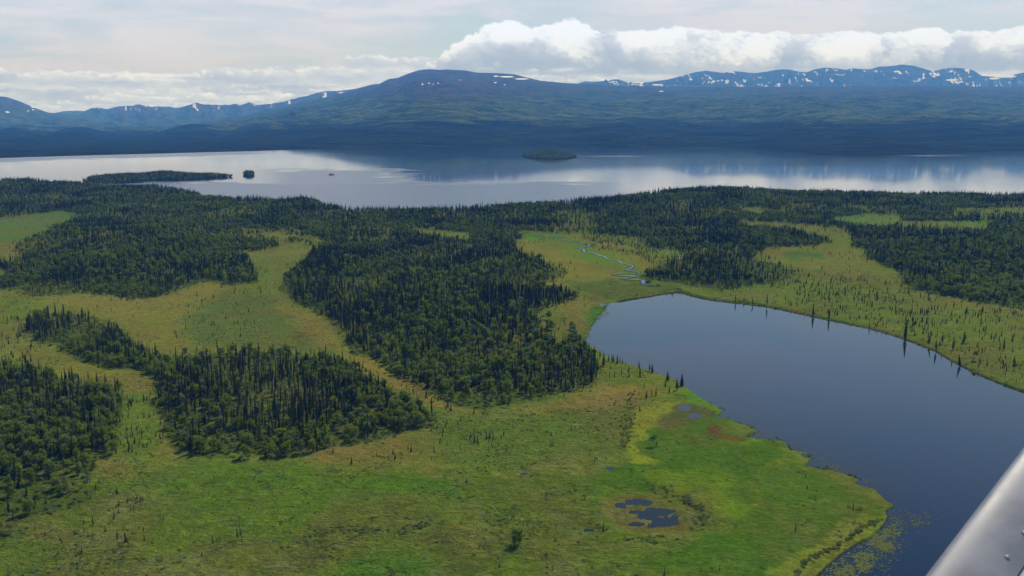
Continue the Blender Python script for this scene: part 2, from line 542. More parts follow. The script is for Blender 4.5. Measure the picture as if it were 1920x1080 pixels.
M_ground = mat_ground()
M_lake = mat_water('lake_water', (0.008, 0.026, 0.060), 0.0022, 0.045, 0.22, 0.05, 1.0, 0.004, 0.08)
M_pond = mat_water('pond_water', (0.004, 0.012, 0.028), 0.004, 0.01, 0.05, 0.6, 1.0, 0.012, 0.35)
M_spruce = mat_needles('spruce_needles', (0.013, 0.024, 0.014), (0.050, 0.066, 0.024))
M_birch = mat_leaves('birch_leaves', (0.110, 0.145, 0.018), (0.190, 0.220, 0.028), (0.140, 0.160, 0.065), 0.45)
M_shrub = mat_leaves('willow_leaves', (0.095, 0.130, 0.026), (0.170, 0.200, 0.040), (0.150, 0.175, 0.085), 0.45)
M_bark = mat_plain('grey_bark', (0.11, 0.095, 0.08), 0.95, 0.1, 1.5)
M_bark2 = mat_plain('pale_bark', (0.24, 0.22, 0.19), 0.9, 0.1, 1.5)
M_pad = mat_leaves('lily_leaves', (0.095, 0.115, 0.030), (0.140, 0.150, 0.045), (0.110, 0.100, 0.050), 0.1)

# ---------------------------------------------------------------- map of the ground, drawn over the photograph's frame
PX0, PX1, PY0, PY1 = -700, 2700, 300, 1700
RW, RH = PX1 - PX0, PY1 - PY0


def poly_mask(pts):
    pts = np.asarray(pts, float)
    x0, x1 = int(max(PX0, pts[:, 0].min() - 2)), int(min(PX1, pts[:, 0].max() + 2))
    y0, y1 = int(max(PY0, pts[:, 1].min() - 2)), int(min(PY1, pts[:, 1].max() + 2))
    m = np.zeros((RH, RW), np.float32)
    if x1 <= x0 or y1 <= y0: return m
    X = np.arange(x0, x1) + 0.5
    for yy in range(y0, y1):
        y = yy + 0.5
        a = pts; b = np.roll(pts, -1, 0)
        c = (a[:, 1] > y) != (b[:, 1] > y)
        if not c.any(): continue
        xs = np.sort(a[c, 0] + (y - a[c, 1]) / (b[c, 1] - a[c, 1]) * (b[c, 0] - a[c, 0]))
        m[yy - PY0, x0 - PX0:x1 - PX0] = (np.searchsorted(xs, X) % 2)
    return m


def blur(m, rx, ry=None):
    ry = rx * 0.6 if ry is None else ry
    for _ in range(2):
        for ax, r in ((1, rx), (0, ry)):
            r = int(round(r))
            if r < 1: continue
            p = np.pad(m, [(r + 1, r) if k == ax else (0, 0) for k in (0, 1)], mode='edge')
            c = np.cumsum(p, axis=ax, dtype=np.float64)
            n = m.shape[ax]
            m = (np.take(c, np.arange(2 * r + 1, 2 * r + 1 + n), ax) - np.take(c, np.arange(0, n), ax)) / (2 * r + 1)
            m = m.astype(np.float32)
    return m


def sample(ras, px, py):
    x = np.clip(px - PX0 - 0.5, 0, RW - 1.001); y = np.clip(py - PY0 - 0.5, 0, RH - 1.001)
    ix = x.astype(int); iy = y.astype(int); fx = x - ix; fy = y - iy
    if ras.ndim == 3: fx = fx[..., None]; fy = fy[..., None]
    return (ras[iy, ix] * (1 - fx) + ras[iy, ix + 1] * fx) * (1 - fy) + (ras[iy + 1, ix] * (1 - fx) + ras[iy + 1, ix + 1] * fx) * fy


POND = [(1273, 542), (1256, 545), (1240, 548), (1205, 553), (1173, 556), (1152, 562), (1133, 568), (1137, 576), (1135, 581), (1124, 590), (1119, 598),
        (1109, 608), (1106, 622), (1101, 633), (1086, 637), (1104, 645), (1120, 655), (1140, 668), (1170, 679), (1207, 690), (1240, 701), (1268, 711),
        (1286, 725), (1310, 742), (1338, 758), (1356, 768), (1350, 776), (1341, 780), (1362, 784), (1377, 786), (1374, 790), (1392, 795),
        (1416, 804), (1415, 812), (1392, 817), (1420, 821), (1450, 822), (1473, 829), (1482, 843), (1510, 848), (1524, 856), (1510, 872),
        (1545, 879), (1570, 883), (1600, 894), (1613, 900), (1603, 906), (1640, 917), (1660, 936), (1678, 948), (1660, 957), (1664, 970), (1655, 985), (1630, 1008), (1600, 1022),
        (1574, 1040), (1550, 1060), (1524, 1084), (1480, 1150), (1440, 1260), (1450, 1700), (2900, 1700), (2900, 1200), (2500, 980), (2200, 850), (2060, 790), (1920, 734), (1880, 720),
        (1830, 700), (1780, 674), (1753, 657), (1697, 636), (1647, 619), (1587, 606), (1530, 594), (1480, 583), (1433, 573), (1380, 567),
        (1323, 559), (1295, 553), (1280, 546)]
F_forest = {
 'far': [(-700, 300), (2700, 300), (2700, 425), (1920, 426), (1800, 436), (1720, 444), (1640, 468), (1600, 463), (1590, 447), (1560, 455), (1513, 461), (1440, 462), (1425, 474), (1395, 478), (1340, 474), (1290, 476), (1240, 470),
         (1190, 452), (1130, 440), (1067, 436), (1000, 434), (965, 433), (975, 444), (966, 462), (975, 480), (1010, 495), (1056, 503), (1062, 514), (1000, 530), (1042, 545), (1090, 557), (1040, 571), (1000, 588), (1035, 597), (1067, 612), (1083, 645), (1105, 662), (1122, 682), (1123, 702), (1107, 724), (1040, 738),
         (960, 756), (913, 767), (853, 757), (810, 735), (735, 702), (730, 684), (664, 662), (640, 627), (620, 597), (567, 570), (522, 540), (530, 520), (545, 503), (575, 480), (590, 466), (545, 455), (500, 467), (417, 474), (467, 482), (483, 497), (483, 528), (430, 536), (400, 523), (333, 540), (310, 553), (260, 560), (207, 553),
         (150, 547), (83, 553), (50, 552), (0, 538), (-80, 520), (-700, 520)],
 'grove': [(300, 672), (350, 666), (450, 662), (560, 664), (640, 678), (700, 713), (745, 747), (790, 767), (820, 787), (807, 800), (723, 813), (640, 834), (583, 852), (500, 858), (443, 862), (390, 859), (350, 850), (330, 828), (312, 800), (305, 780), (290, 745), (298, 720), (290, 706), (253, 690), (213, 690),
           (160, 677), (133, 667), (105, 650), (73, 640), (43, 622), (57, 598), (90, 590), (140, 592), (190, 600), (225, 620), (240, 645), (270, 660)],
 'left': [(-700, 700), (0, 690), (50, 695), (130, 715), (200, 727), (228, 745), (218, 780), (213, 845), (180, 863), (168, 907), (150, 945), (110, 955), (67, 967), (32, 987), (0, 1015), (-100, 1090), (-700, 1200)],
 'peninsula': [(1200, 521), (1207, 524), (1273, 529), (1313, 538), (1363, 541), (1447, 530), (1490, 515), (1460, 499), (1400, 486), (1432, 477), (1400, 462), (1330, 462), (1290, 480), (1240, 500)],
 'east': [(1616, 474), (1632, 485), (1687, 508), (1700, 540), (1780, 554), (1820, 563), (1920, 578), (2100, 590), (2700, 600), (2700, 400), (1920, 420), (1800, 434), (1700, 447), (1640, 460)],
}
CLEAR = [([(-700, 410), (0, 409), (60, 402), (110, 396), (150, 400), (125, 412), (70, 436), (35, 450), (22, 460), (38, 478), (10, 486), (-700, 486)], 1.0),
         ([(-700, 503), (0, 503), (18, 506), (0, 511), (-700, 511)], 0.9),
         ([(425, 431), (500, 428), (567, 431), (604, 446), (625, 452), (590, 462), (540, 450), (470, 446)], 0.75),
         ([(463, 474), (583, 467), (562, 490), (540, 505), (523, 530), (500, 537), (484, 512), (478, 490)], 0.97),
         ([(765, 426), (840, 432), (885, 437), (882, 447), (800, 438)], 0.95),
         ([(1090, 440), (1200, 445), (1300, 455), (1395, 455), (1400, 470), (1300, 478), (1200, 470), (1100, 455)], 0.45),
         ([(1380, 412), (1480, 418), (1575, 428), (1600, 440), (1560, 446), (1480, 427), (1400, 421)], 0.9),
         ([(1556, 408), (1640, 401), (1684, 402), (1690, 415), (1860, 414), (1845, 426), (1720, 423), (1650, 420), (1590, 416)], 0.98),
         ([(1790, 391), (2700, 386), (2700, 394), (1800, 397)], 0.95),
         ([(1390, 387), (1430, 394), (1510, 402), (1470, 399), (1410, 396)], 0.8),
         ([(1006, 592), (1045, 596), (1068, 615), (1076, 640), (1040, 628), (1010, 610)], 0.8),
         ([(900, 486), (935, 484), (945, 496), (905, 497)], 0.6)]

forest_r = np.zeros((RH, RW), np.float32)
stand_r = {}
for k, p in F_forest.items():
    mk = poly_mask(p); stand_r[k] = mk
    forest_r = np.maximum(forest_r, blur(mk, 5, 3))
for p, s in CLEAR:
    p = np.array(p, float)
    sh_ = 0.75 * 8.5 * FPX / (CAMH * FPX / (p[:, 1].mean() - HORIZON))          # clear the trees that would stand in front of it
    mk = poly_mask(p)
    for q in (0.33, 0.66, 1.0): mk = np.maximum(mk, poly_mask(p + (0, sh_ * q)))
    forest_r *= 1 - s * blur(mk, 3, 1)
pond_m = poly_mask(POND)
pond_r = blur(pond_m, 1, 1)
shore_band = np.clip(blur(pond_m, 3, 2) * 4, 0, 1) * (1 - pond_m)
shallow_r = blur(1 - pond_m, 55, 40) * 1.6

# bog trees, broadleaf share
bog_r = np.zeros((RH, RW), np.float32)
for p, d, b in [([(1440, 530), (1600, 500), (1690, 540), (1920, 585), (2700, 620), (2700, 800), (1920, 715), (1760, 650), (1600, 600), (1480, 575)], 1.0, 8),
                ([(1620, 560), (1760, 560), (1790, 600), (1700, 615), (1620, 590)], 1.4, 8),
                ([(1300, 545), (1500, 560), (1560, 590), (1400, 565)], 0.25, 5),
                ([(820, 765), (900, 770), (965, 800), (960, 850), (880, 862), (820, 850), (815, 810)], 1.5, 8),
                ([(745, 720), (800, 740), (850, 765), (830, 790), (780, 765)], 1.5, 6),
                ([(700, 850), (760, 840), (830, 845), (840, 868), (700, 872)], 0.9, 6),
                ([(1030, 815), (1060, 815), (1060, 840), (1030, 840)], 0.7, 4),
                ([(213, 750), (295, 745), (315, 800), (290, 855), (215, 850)], 2.6, 8),
                ([(350, 560), (460, 560), (470, 640), (330, 640)], 0.5, 12),
                ([(420, 510), (500, 520), (500, 560), (420, 560)], 0.35, 8),
                ([(0, 570), (60, 570), (90, 640), (60, 690), (0, 690)], 1.2, 10),
                ([(150, 860), (260, 880), (300, 960), (200, 960), (100, 990)], 1.0, 12),
                ([(-200, 960), (120, 960), (420, 960), (420, 1050), (-200, 1070)], 0.35, 20),
                ([(1130, 690), (1200, 700), (1260, 725), (1240, 740), (1130, 725)], 0.6, 5),
                ([(1150, 760), (1220, 735), (1250, 738), (1190, 775)], 0.8, 5),
                ([(1080, 440), (1300, 452), (1400, 470), (1250, 500), (1180, 480), (1090, 460)], 2.0, 8),
                ([(975, 442), (1030, 446), (1040, 458), (980, 460)], 0.8, 4),
                ([(425, 431), (600, 431), (620, 455), (560, 455)], 1.2, 5),
                ([(1480, 500), (1560, 515), (1560, 535), (1440, 545), (1440, 530)], 1.6, 8),
                ([(1010, 595), (1060, 600), (1075, 635), (1020, 620)], 1.2, 4),
                ([(1500, 480), (1560, 478), (1620, 460), (1600, 490)], 0.5, 5)]:
    bog_r = np.maximum(bog_r, blur(poly_mask(p), b, b * 0.6) * d)
fringe = np.clip(blur(forest_r, 14, 7) - 0.75 * forest_r, 0, 1) * (1 - np.clip(blur(pond_m, 4, 3) * 6, 0, 1))
bog_r = np.maximum(bog_r, fringe * 2.6)
leaf_r = np.full((RH, RW), 0.42, np.float32)
for p, d, b in [([(280, 380), (440, 385), (470, 450), (380, 470), (300, 440)], 0.72, 20),
                ([(0, 700), (240, 730), (220, 860), (160, 960), (-200, 1020), (-200, 700)], 0.55, 14),
                ([(100, 590), (200, 600), (230, 660), (120, 660)], 0.55, 10),
                ([(680, 480), (980, 500), (1000, 640), (1100, 690), (860, 720), (700, 600)], 0.48, 20),
                ([(1620, 440), (1920, 440), (1920, 570), (1700, 530)], 0.55, 15),
                ([(330, 690), (560, 690), (640, 780), (560, 830), (360, 840)], 0.16, 14),
                ([(540, 480), (640, 480), (700, 650), (640, 640), (560, 560)], 0.10, 14),
                ([(1200, 480), (1500, 480), (1500, 540), (1200, 530)], 0.15, 6)]:
    k = blur(poly_mask(p), b, b * 0.6)
    leaf_r = leaf_r * (1 - k) + d * k

# ground colours (reflectance)
alb = np.zeros((RH, RW, 3), np.float32)
alb[:] = (0.094, 0.116, 0.028)
tuft_r = np.full((RH, RW), 0.55, np.float32)


def paint(p, c, b=6, s=1.0, tuft=None, by=None):
    global alb, tuft_r
    k = blur(poly_mask(p), b, by if by is not None else b * 0.5) * s
    alb = alb * (1 - k[..., None]) + np.array(c, np.float32) * k[..., None]
    if tuft is not None: tuft_r = tuft_r * (1 - k) + tuft * k


TAN = (0.140, 0.112, 0.045); OLIVE = (0.108, 0.116, 0.034); GREEN = (0.078, 0.108, 0.017); VIVID = (0.044, 0.084, 0.006)
YEL = (0.150, 0.155, 0.020); GREYG = (0.070, 0.092, 0.038)
paint([(-700, 480), (700, 480), (700, 680), (-700, 760)], OLIVE, 10, 1, 0.35)
paint([(-700, 400), (200, 395), (60, 460), (-700, 500)], (0.060, 0.098, 0.030), 5, 1, 0.2)
paint([(0, 455), (45, 462), (40, 480), (0, 480)], TAN, 4)
paint([(80, 560), (330, 545), (400, 525), (430, 540), (330, 600), (240, 600), (120, 575)], TAN, 8, 0.9)
paint([(240, 610), (330, 600), (360, 650), (260, 655)], TAN, 10, 0.6)
paint([(350, 590), (430, 540), (530, 550), (600, 640), (640, 670), (420, 655), (340, 630)], (0.070, 0.088, 0.036), 14, 0.9, 0.4)
paint([(510, 560), (560, 575), (640, 640), (650, 665), (590, 640)], (0.150, 0.115, 0.045), 8, 0.9)
paint([(60, 640), (130, 675), (210, 695), (290, 712), (296, 735), (200, 720), (60, 680), (20, 660)], (0.125, 0.105, 0.038), 5, 0.9, 0.4)
paint([(0, 545), (60, 560), (40, 620), (0, 610)], GREEN, 8, 0.7)
paint([(460, 472), (590, 466), (540, 540), (480, 540)], (0.085, 0.105, 0.030), 5)
paint([(430, 470), (600, 464), (600, 472), (470, 480)], TAN, 3, 0.8, None, 1)
paint([(425, 430), (610, 430), (620, 455), (430, 446)], (0.12, 0.115, 0.035), 4)
paint([(640, 660), (740, 690), (830, 745), (915, 772), (1060, 748), (1140, 720), (1250, 735), (1200, 755), (1060, 775), (930, 790), (840, 770), (740, 730), (660, 690)], (0.150, 0.105, 0.045), 6, 0.9, 0.35)
paint([(560, 862), (640, 842), (760, 815), (850, 800), (900, 845), (800, 880), (640, 880)], (0.118, 0.108, 0.038), 10, 0.85, 0.45)
paint([(600, 850), (740, 825), (780, 835), (700, 860), (600, 870)], (0.165, 0.110, 0.050), 8, 0.7)
paint([(180, 855), (240, 860), (260, 900), (180, 930)], (0.140, 0.105, 0.050), 10, 0.9)
paint([(300, 770), (340, 830), (360, 860), (300, 850)], (0.135, 0.110, 0.045), 8, 0.9)
paint([(820, 770), (1200, 760), (1180, 850), (900, 870), (820, 850)], (0.075, 0.098, 0.026), 14, 0.9, 0.6)
paint([(-700, 930), (250, 900), (700, 880), (900, 890), (1200, 900), (1320, 1000), (1400, 1700), (-700, 1700)], (0.084, 0.112, 0.018), 18, 1, 0.9)
paint([(240, 880), (520, 870), (700, 900), (560, 990), (300, 960)], (0.066, 0.104, 0.012), 25, 0.9, 0.6)
paint([(330, 1020), (480, 1000), (540, 1050), (400, 1070)], (0.120, 0.100, 0.045), 18, 0.6)
paint([(60, 985), (150, 985), (140, 1010), (40, 1020)], (0.13, 0.10, 0.055), 10, 0.7)
paint([(640, 900), (760, 880), (1100, 895), (1150, 920), (900, 935), (700, 920)], (0.052, 0.098, 0.008), 10, 0.85, 0.5)
paint([(830, 970), (940, 975), (900, 1000), (820, 990)], (0.110, 0.135, 0.022), 10, 0.7)
paint([(640, 1040), (900, 1050), (880, 1090), (640, 1100)], (0.040, 0.095, 0.010), 12, 0.8)
paint([(700, 990), (1100, 960), (1150, 1040), (800, 1060)], (0.088, 0.090, 0.030), 18, 0.7)
paint([(1230, 765), (1340, 765), (1400, 812), (1440, 825), (1480, 845), (1520, 870), (1610, 905), (1680, 950), (1610, 968), (1540, 1020), (1460, 1070), (1400, 1120), (1280, 1110), (1180, 1060), (1260, 1030), (1330, 985), (1320, 935), (1240, 915), (1130, 905), (900, 905), (900, 890), (1100, 885), (1200, 865), (1210, 820)], VIVID, 8, 1, 0.32)
paint([(1200, 890), (1340, 885), (1420, 950), (1380, 1000), (1330, 950), (1230, 915)], (0.095, 0.130, 0.008), 14, 0.75)
paint([(1420, 880), (1560, 900), (1540, 960), (1440, 940)], (0.062, 0.098, 0.016), 18, 0.7)
paint([(1255, 738), (1268, 745), (1262, 770), (1215, 800), (1195, 850), (1230, 870), (1190, 878), (1168, 850), (1172, 800), (1200, 765)], YEL, 3, 0.95, 0.3)
paint([(1270, 722), (1300, 735), (1356, 768), (1340, 778), (1290, 750)], (0.070, 0.135, 0.014), 2, 1, 0.4)
paint([(1240, 770), (1262, 752), (1275, 748), (1330, 770), (1340, 785), (1280, 790), (1230, 800)], (0.052, 0.056, 0.038), 4, 0.9, 0.1)
paint([(1315, 806), (1350, 803), (1368, 812), (1400, 820), (1360, 826), (1325, 818)], (0.085, 0.042, 0.025), 3, 0.9)
paint([(1340, 824), (1440, 822), (1420, 832), (1330, 832)], (0.10, 0.125, 0.02), 4, 0.6)
paint([(1150, 925), (1210, 915), (1300, 955), (1310, 985), (1250, 1000), (1160, 985), (1130, 950)], (0.125, 0.100, 0.050), 10, 0.85, 0.6)
paint([(1250, 950), (1290, 955), (1290, 975), (1210, 985), (1200, 978), (1260, 968)], (0.15, 0.095, 0.05), 3, 0.7)
paint([(1150, 925), (1205, 918), (1300, 958), (1290, 985), (1200, 992), (1160, 970)], (0.075, 0.062, 0.030), 7, 0.55)
paint([(1300, 905), (1340, 935), (1340, 1000), (1280, 1010), (1300, 970), (1290, 930)], (0.080, 0.100, 0.034), 8, 0.85, 0.9)
paint([(1600, 958), (1612, 962), (1600, 985), (1560, 1020), (1500, 1085), (1440, 1085), (1500, 1040), (1560, 1000)], (0.118, 0.138, 0.024), 5, 0.9, 0.5)
paint([(1612, 962), (1664, 966), (1652, 990), (1600, 1025), (1524, 1090), (1490, 1090), (1560, 1030)], (0.135, 0.145, 0.028), 4, 0.9, 0.5)
paint([(1500, 850), (1524, 856), (1512, 868), (1440, 882), (1440, 875)], (0.12, 0.14, 0.03), 4, 0.7)
paint([(965, 432), (1120, 445), (1240, 500), (1280, 545), (1240, 552), (1090, 562), (1000, 590), (960, 500)], (0.118, 0.108, 0.034), 4, 1, 0.15)
paint([(970, 433), (1060, 440), (1150, 478), (1215, 510), (1260, 530), (1190, 528), (1120, 500), (1060, 470), (980, 446)], (0.070, 0.115, 0.020), 6, 0.85)
paint([(970, 433), (1055, 438), (1060, 449), (985, 448)], (0.050, 0.125, 0.016), 3, 0.9)
paint([(1060, 530), (1180, 525), (1280, 532), (1275, 545), (1160, 556), (1080, 552)], (0.045, 0.066, 0.022), 7, 0.85, None, 3)
paint([(1050, 560), (1130, 556), (1128, 568), (1100, 600), (1086, 634), (1075, 640), (1055, 590)], (0.125, 0.098, 0.046), 4, 0.9)
paint([(1098, 572), (1136, 567), (1138, 580), (1120, 597), (1104, 634), (1084, 637), (1090, 605)], (0.040, 0.092, 0.018), 3, 0.95)
paint([(1280, 540), (1500, 530), (1560, 500), (1620, 480), (1700, 540), (1920, 590), (2700, 640), (2700, 1100), (1920, 740), (1700, 640), (1480, 585)], (0.090, 0.108, 0.026), 5, 1, 0.5)
paint([(1400, 470), (1600, 455), (1620, 480), (1700, 520), (1600, 520), (1480, 500)], (0.112, 0.108, 0.035), 6, 1, 0.3)
paint([(1640, 530), (1780, 556), (1920, 582), (1920, 596), (1780, 575)], (0.140, 0.110, 0.045), 4, 0.8)
paint([(1465, 472), (1550, 471), (1552, 484), (1470, 484)], (0.026, 0.085, 0.030), 4, 0.95, 0.05)
paint([(1550, 400), (1860, 400), (1860, 426), (1550, 418)], (0.070, 0.115, 0.032), 3, 1, 0.2)
paint([(1390, 640), (1500, 600), (1500, 602)], GREEN, 2)
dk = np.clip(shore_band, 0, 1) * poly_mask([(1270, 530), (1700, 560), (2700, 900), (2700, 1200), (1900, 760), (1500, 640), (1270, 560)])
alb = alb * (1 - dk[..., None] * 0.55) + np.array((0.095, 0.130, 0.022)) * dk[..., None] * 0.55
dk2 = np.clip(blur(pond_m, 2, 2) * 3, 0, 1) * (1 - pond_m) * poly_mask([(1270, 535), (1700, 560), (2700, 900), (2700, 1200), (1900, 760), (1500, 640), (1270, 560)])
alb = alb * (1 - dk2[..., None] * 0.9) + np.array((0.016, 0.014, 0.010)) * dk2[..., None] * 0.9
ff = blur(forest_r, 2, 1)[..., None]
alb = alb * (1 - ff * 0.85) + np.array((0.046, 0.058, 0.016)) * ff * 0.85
alb = (alb * np.array((1.20, 1.32, 0.50))).astype(np.float32)

# ---------------------------------------------------------------- near terrain
SIL = np.array([(-700, 330), (0, 332), (70, 331), (150, 335), (215, 343), (300, 343), (350, 351), (400, 362), (450, 369), (500, 372), (545, 372), (575, 367),
                (600, 374), (615, 383), (680, 389), (740, 391), (850, 387), (950, 381), (1050, 375), (1150, 366), (1250, 353), (1300, 348), (1350, 345), (1400, 347),
                (1480, 353), (1600, 355), (1750, 358), (1920, 362), (2700, 366)], float)
KF = np.array([(-700, .86), (150, .86), (350, .90), (500, .93), (575, .90), (740, .95), (1050, .93), (1200, .90), (1350, .84), (1500, .88), (1920, .90), (2700, .90)])


def ridge_of(a):
    """crest distance and height for a column direction a = X / Y"""
    px = 960 + FPX * a * CP      # horizontal pixel of a far point in that direction
    s = np.interp(px, SIL[:, 0], SIL[:, 1]) + 9.0
    _, sl = ray(px, s)
    Yf = -CAMH / sl
    k = np.interp(px, KF[:, 0], KF[:, 1])
    Yr = Yf * k
    return Yr, CAMH * (1 - k)


MOUNDS = [(200, 470, 230, 160, 17), (820, 560, 170, 130, 9), (1040, 520, 90, 70, 5), (480, 760, 110, 60, 4), (1800, 480, 260, 170, 16), (80, 800, 120, 90, 8),
          (1330, 505, 110, 60, 5), (450, 400, 250, 160, 10), (1500, 400, 300, 150, 6), (700, 430, 250, 120, 7)]
MW = [(*[float(v) for v in flat(mx, my)], rx, ry, h) for mx, my, rx, ry, h in MOUNDS]


def hills(X, Y):
    z = 1.2 + 2.2 * (fbm(X / 230, Y / 230, 4, 3) - 0.35)
    for mx, my, rx, ry, h in MW:
        z = z + h * np.exp(-((X - mx) / rx) ** 2 - ((Y - my) / ry) ** 2)
    Yr, Hr = ridge_of(X / np.maximum(Y, 1))
    up = smooth((Y - (Yr - 650)) / 650)
    z = z * (1 - up) + (Hr + 5 * (fbm(X / 160, Y / 160, 3, 9) - 0.5)) * up
    down = smooth((Y - Yr) / 190)
    return z * (1 - down) + (-3.0) * down


POOLS = [(1192, 938, 36, 12), (1240, 972, 46, 14), (1222, 956, 56, 14), (1195, 976, 26, 6), (1270, 962, 20, 8), (1143, 873, 12, 4), (983, 883, 8, 2.5), (1103, 987, 13, 4), (1165, 940, 14, 6), (1284, 758, 18, 8), (1300, 775, 22, 7),
         (1128, 553 + 11, 18, 2.5), (1128, 590, 10, 2.5), (1510, 855, 14, 5), (1213, 529.5, 8, 2.5)]


def terrain(X, Y):
    z = hills(X, Y)
    px, py = project(X, Y, z)
    pond = sample(pond_r, px, py)
    wet = sample(blur_pond, px, py)
    z = z * (1 - np.clip(wet * 2.2, 0, 1)) + 0.35 * np.clip(wet * 2.2, 0, 1)       # land sinks towards the shore
    px, py = project(X, Y, z)
    pond = sample(pond_r, px, py)
    jag = (fbm(X / 7, Y / 7, 4, 31) - 0.5) * 0.7 + (fbm(X / 1.8, Y / 1.8, 2, 37) - 0.5) * 0.35
    west = np.clip((1700 - px) / 100, 0, 1) * (py > 600) * np.clip((px - 1250) / 60, 0, 1)
    pp = pond + jag * west * (np.abs(pond - 0.5) < 0.499)
    k = smooth((pp - 0.42) / 0.16)
    # small bog pools
    pool = np.zeros_like(z)
    for cx, cyy, rx, ry in POOLS:
        d = ((px - cx) / rx) ** 2 + ((py - cyy) / ry) ** 2
        pool = np.maximum(pool, np.exp(-d * 0.9))
    zone = smooth(sample(pool_zone, px, py) * 1.6)
    z = z * (1 - zone) + (0.10 + 0.25 * (fbm(X / 4.0, Y / 4.0, 3, 58) - 0.4)) * zone
    pn = fbm(X / 5.0, Y / 5.0, 5, 55)
    pk = smooth((pool * (0.25 + 1.5 * pn) - 0.60) / 0.10)
    z = z * (1 - pk) - 0.25 * pk
    return z * (1 - k) - 1.6 * k, px, py


blur_pond = blur(pond_m, 24, 10)
pool_zone = np.zeros((RH, RW), np.float32)
for p_ in ([(1140, 920), (1200, 908), (1310, 950), (1320, 990), (1250, 1005), (1160, 990)], [(1120, 868), (1168, 868), (1168, 880), (1120, 880)], [(1240, 745), (1300, 745), (1345, 780), (1300, 795), (1220, 800)],
           [(925, 874), (1000, 876), (1000, 890), (925, 888)], [(1080, 980), (1125, 980), (1125, 996), (1080, 996)], [(1335, 975), (1380, 975), (1380, 995), (1335, 995)], [(1100, 556), (1160, 556), (1140, 600), (1100, 600)]):
    pool_zone = np.maximum(pool_zone, blur(poly_mask(p_), 14, 8))

na = 1180
aa = np.concatenate([np.linspace(-1.3, -0.66, 40)[:-1], np.linspace(-0.66, 0.66, na), np.linspace(0.66, 1.3, 40)[1:]])
yrow = np.concatenate([np.linspace(1700, 1110, 40)[:-1], np.linspace(1110, 396, 440)[:-1]])
_, srow = ray(0.0, yrow)
Yrow = -CAMH / srow
Yrow = np.concatenate([Yrow, np.linspace(Yrow[-1] + 8, 2700, 110)])
Yg, Ag = np.meshgrid(Yrow, aa, indexing='ij')
Xg = Yg * Ag
Zg, pxg, pyg = terrain(Xg, Yg)
Zg = Zg + (fbm(Xg / 3.0, Yg / 3.0, 3, 71) - 0.5) * 0.5 * (Yg < 900) * (Zg > 0.2)
kw = np.clip((pyg - 222) / 850, 0, 1)
wa = (fbm(Xg / 16, Yg / 16, 5, 911, .6) - .5) * 110 * kw; wb = (fbm(Xg / 16, Yg / 16, 5, 947, .6) - .5) * 60 * kw
calm = 1 - 0.85 * np.clip(sample(blur(pond_m, 6, 4), pxg, pyg) * 5, 0, 1)
ag = sample(alb, pxg + wa * calm, pyg + wb * calm)
tg = sample(tuft_r, pxg + wa * calm, pyg + wb * calm)
# yellowish sedge and bare peat round the pools, in the ground's own colour
V = np.stack([Xg, Yg, Zg], -1).reshape(-1, 3)
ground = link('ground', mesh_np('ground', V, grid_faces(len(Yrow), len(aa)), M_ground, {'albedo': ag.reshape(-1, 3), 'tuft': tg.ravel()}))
tag(ground, 'green and tan boggy meadow ground with forest floor between the ponds', kind='structure')

# ---------------------------------------------------------------- pond water (also fills the bog pools) and the big lake
gx_ = np.linspace(-1.3, 1.3, 240); gy_ = np.concatenate([np.linspace(1700, 1000, 20)[:-1], np.linspace(1000, 500, 130)])
_, s_ = ray(0.0, gy_)
YY, AA = np.meshgrid(-CAMH / s_, gx_, indexing='ij')
XX = YY * AA
pxx, pyy = project(XX, YY, 0 * XX)
pond = link('pond_water', mesh_np('pond_water', np.stack([XX, YY, 0 * XX], -1).reshape(-1, 3), grid_faces(*XX.shape), M_pond,
            {'shallow': np.clip(sample(shallow_r, pxx, pyy), 0, 1).ravel(), 'ruffle': np.zeros(XX.size)}))
tag(pond, 'still dark blue pond reflecting the sky', kind='structure')

FSH = np.array([(-700, 312), (0, 297), (200, 291), (350, 287), (500, 283), (540, 281), (600, 280), (900, 278), (1000, 276), (1250, 276.5), (1400, 278), (1470, 285), (1530, 291), (1600, 292.5),
                (1680, 290), (1750, 287), (1850, 283), (1920, 283), (2700, 280)], float)
yl = np.concatenate([[600, 500, 450], np.linspace(430, 262, 340)])
_, s_ = ray(0.0, yl)
YY, AA = np.meshgrid(-CAMH / s_, np.linspace(-0.95, 0.95, 360), indexing='ij')
XX = YY * AA
pxx, pyy = project(XX, YY, 0 * XX)
ruf = np.zeros_like(XX)


def ell(cx, cyy, rx, ry, s, p=1.0):
    d = ((pxx - cx) / rx) ** 2 + ((pyy - cyy) / ry) ** 2
    return s * np.exp(-d ** p)


nz = fbm(pxx / 60, pyy / 2.2, 4, 91) - 0.5
ruf += 1.0 * smooth((nz * 14 + pyy - 339) / 6) * smooth((1240 - pxx) / 200)        # wind-ruffled near half of the lake
ruf = np.maximum(ruf, 0.9 * smooth((pyy - 316 + nz * 16) / 4) * smooth((770 - pxx + nz * 160) / 60) * smooth((pxx - 440) / 120))
fs = np.interp(pxx, FSH[:, 0], FSH[:, 1])
ruf = np.maximum(ruf, 1.0 * smooth((pyy - fs + 1) / 1.5) * smooth((fs + 7.5 - pyy + nz * 5) / 2.5) * smooth((520 - pxx) / 60))
for e in [(935, 274.5, 80, 1.4, 1), (1345, 275.5, 62, 1.8, 1), (1212, 274.5, 24, 1.2, .8), (1870, 277, 26, 1.8, 1), (1150, 293, 60, 1.0, .6), (1750, 292, 60, 1.2, .5)]:
    ruf = np.maximum(ruf, ell(*e))
lake = link('lake_water', mesh_np('lake_water', np.stack([XX, YY, 0 * XX - 0.02], -1).reshape(-1, 3), grid_faces(*XX.shape), M_lake,
            {'ruffle': ruf.ravel(), 'shallow': np.zeros(XX.size)}))
tag(lake, 'broad calm lake mirroring clouds and the dark far shore', kind='structure')

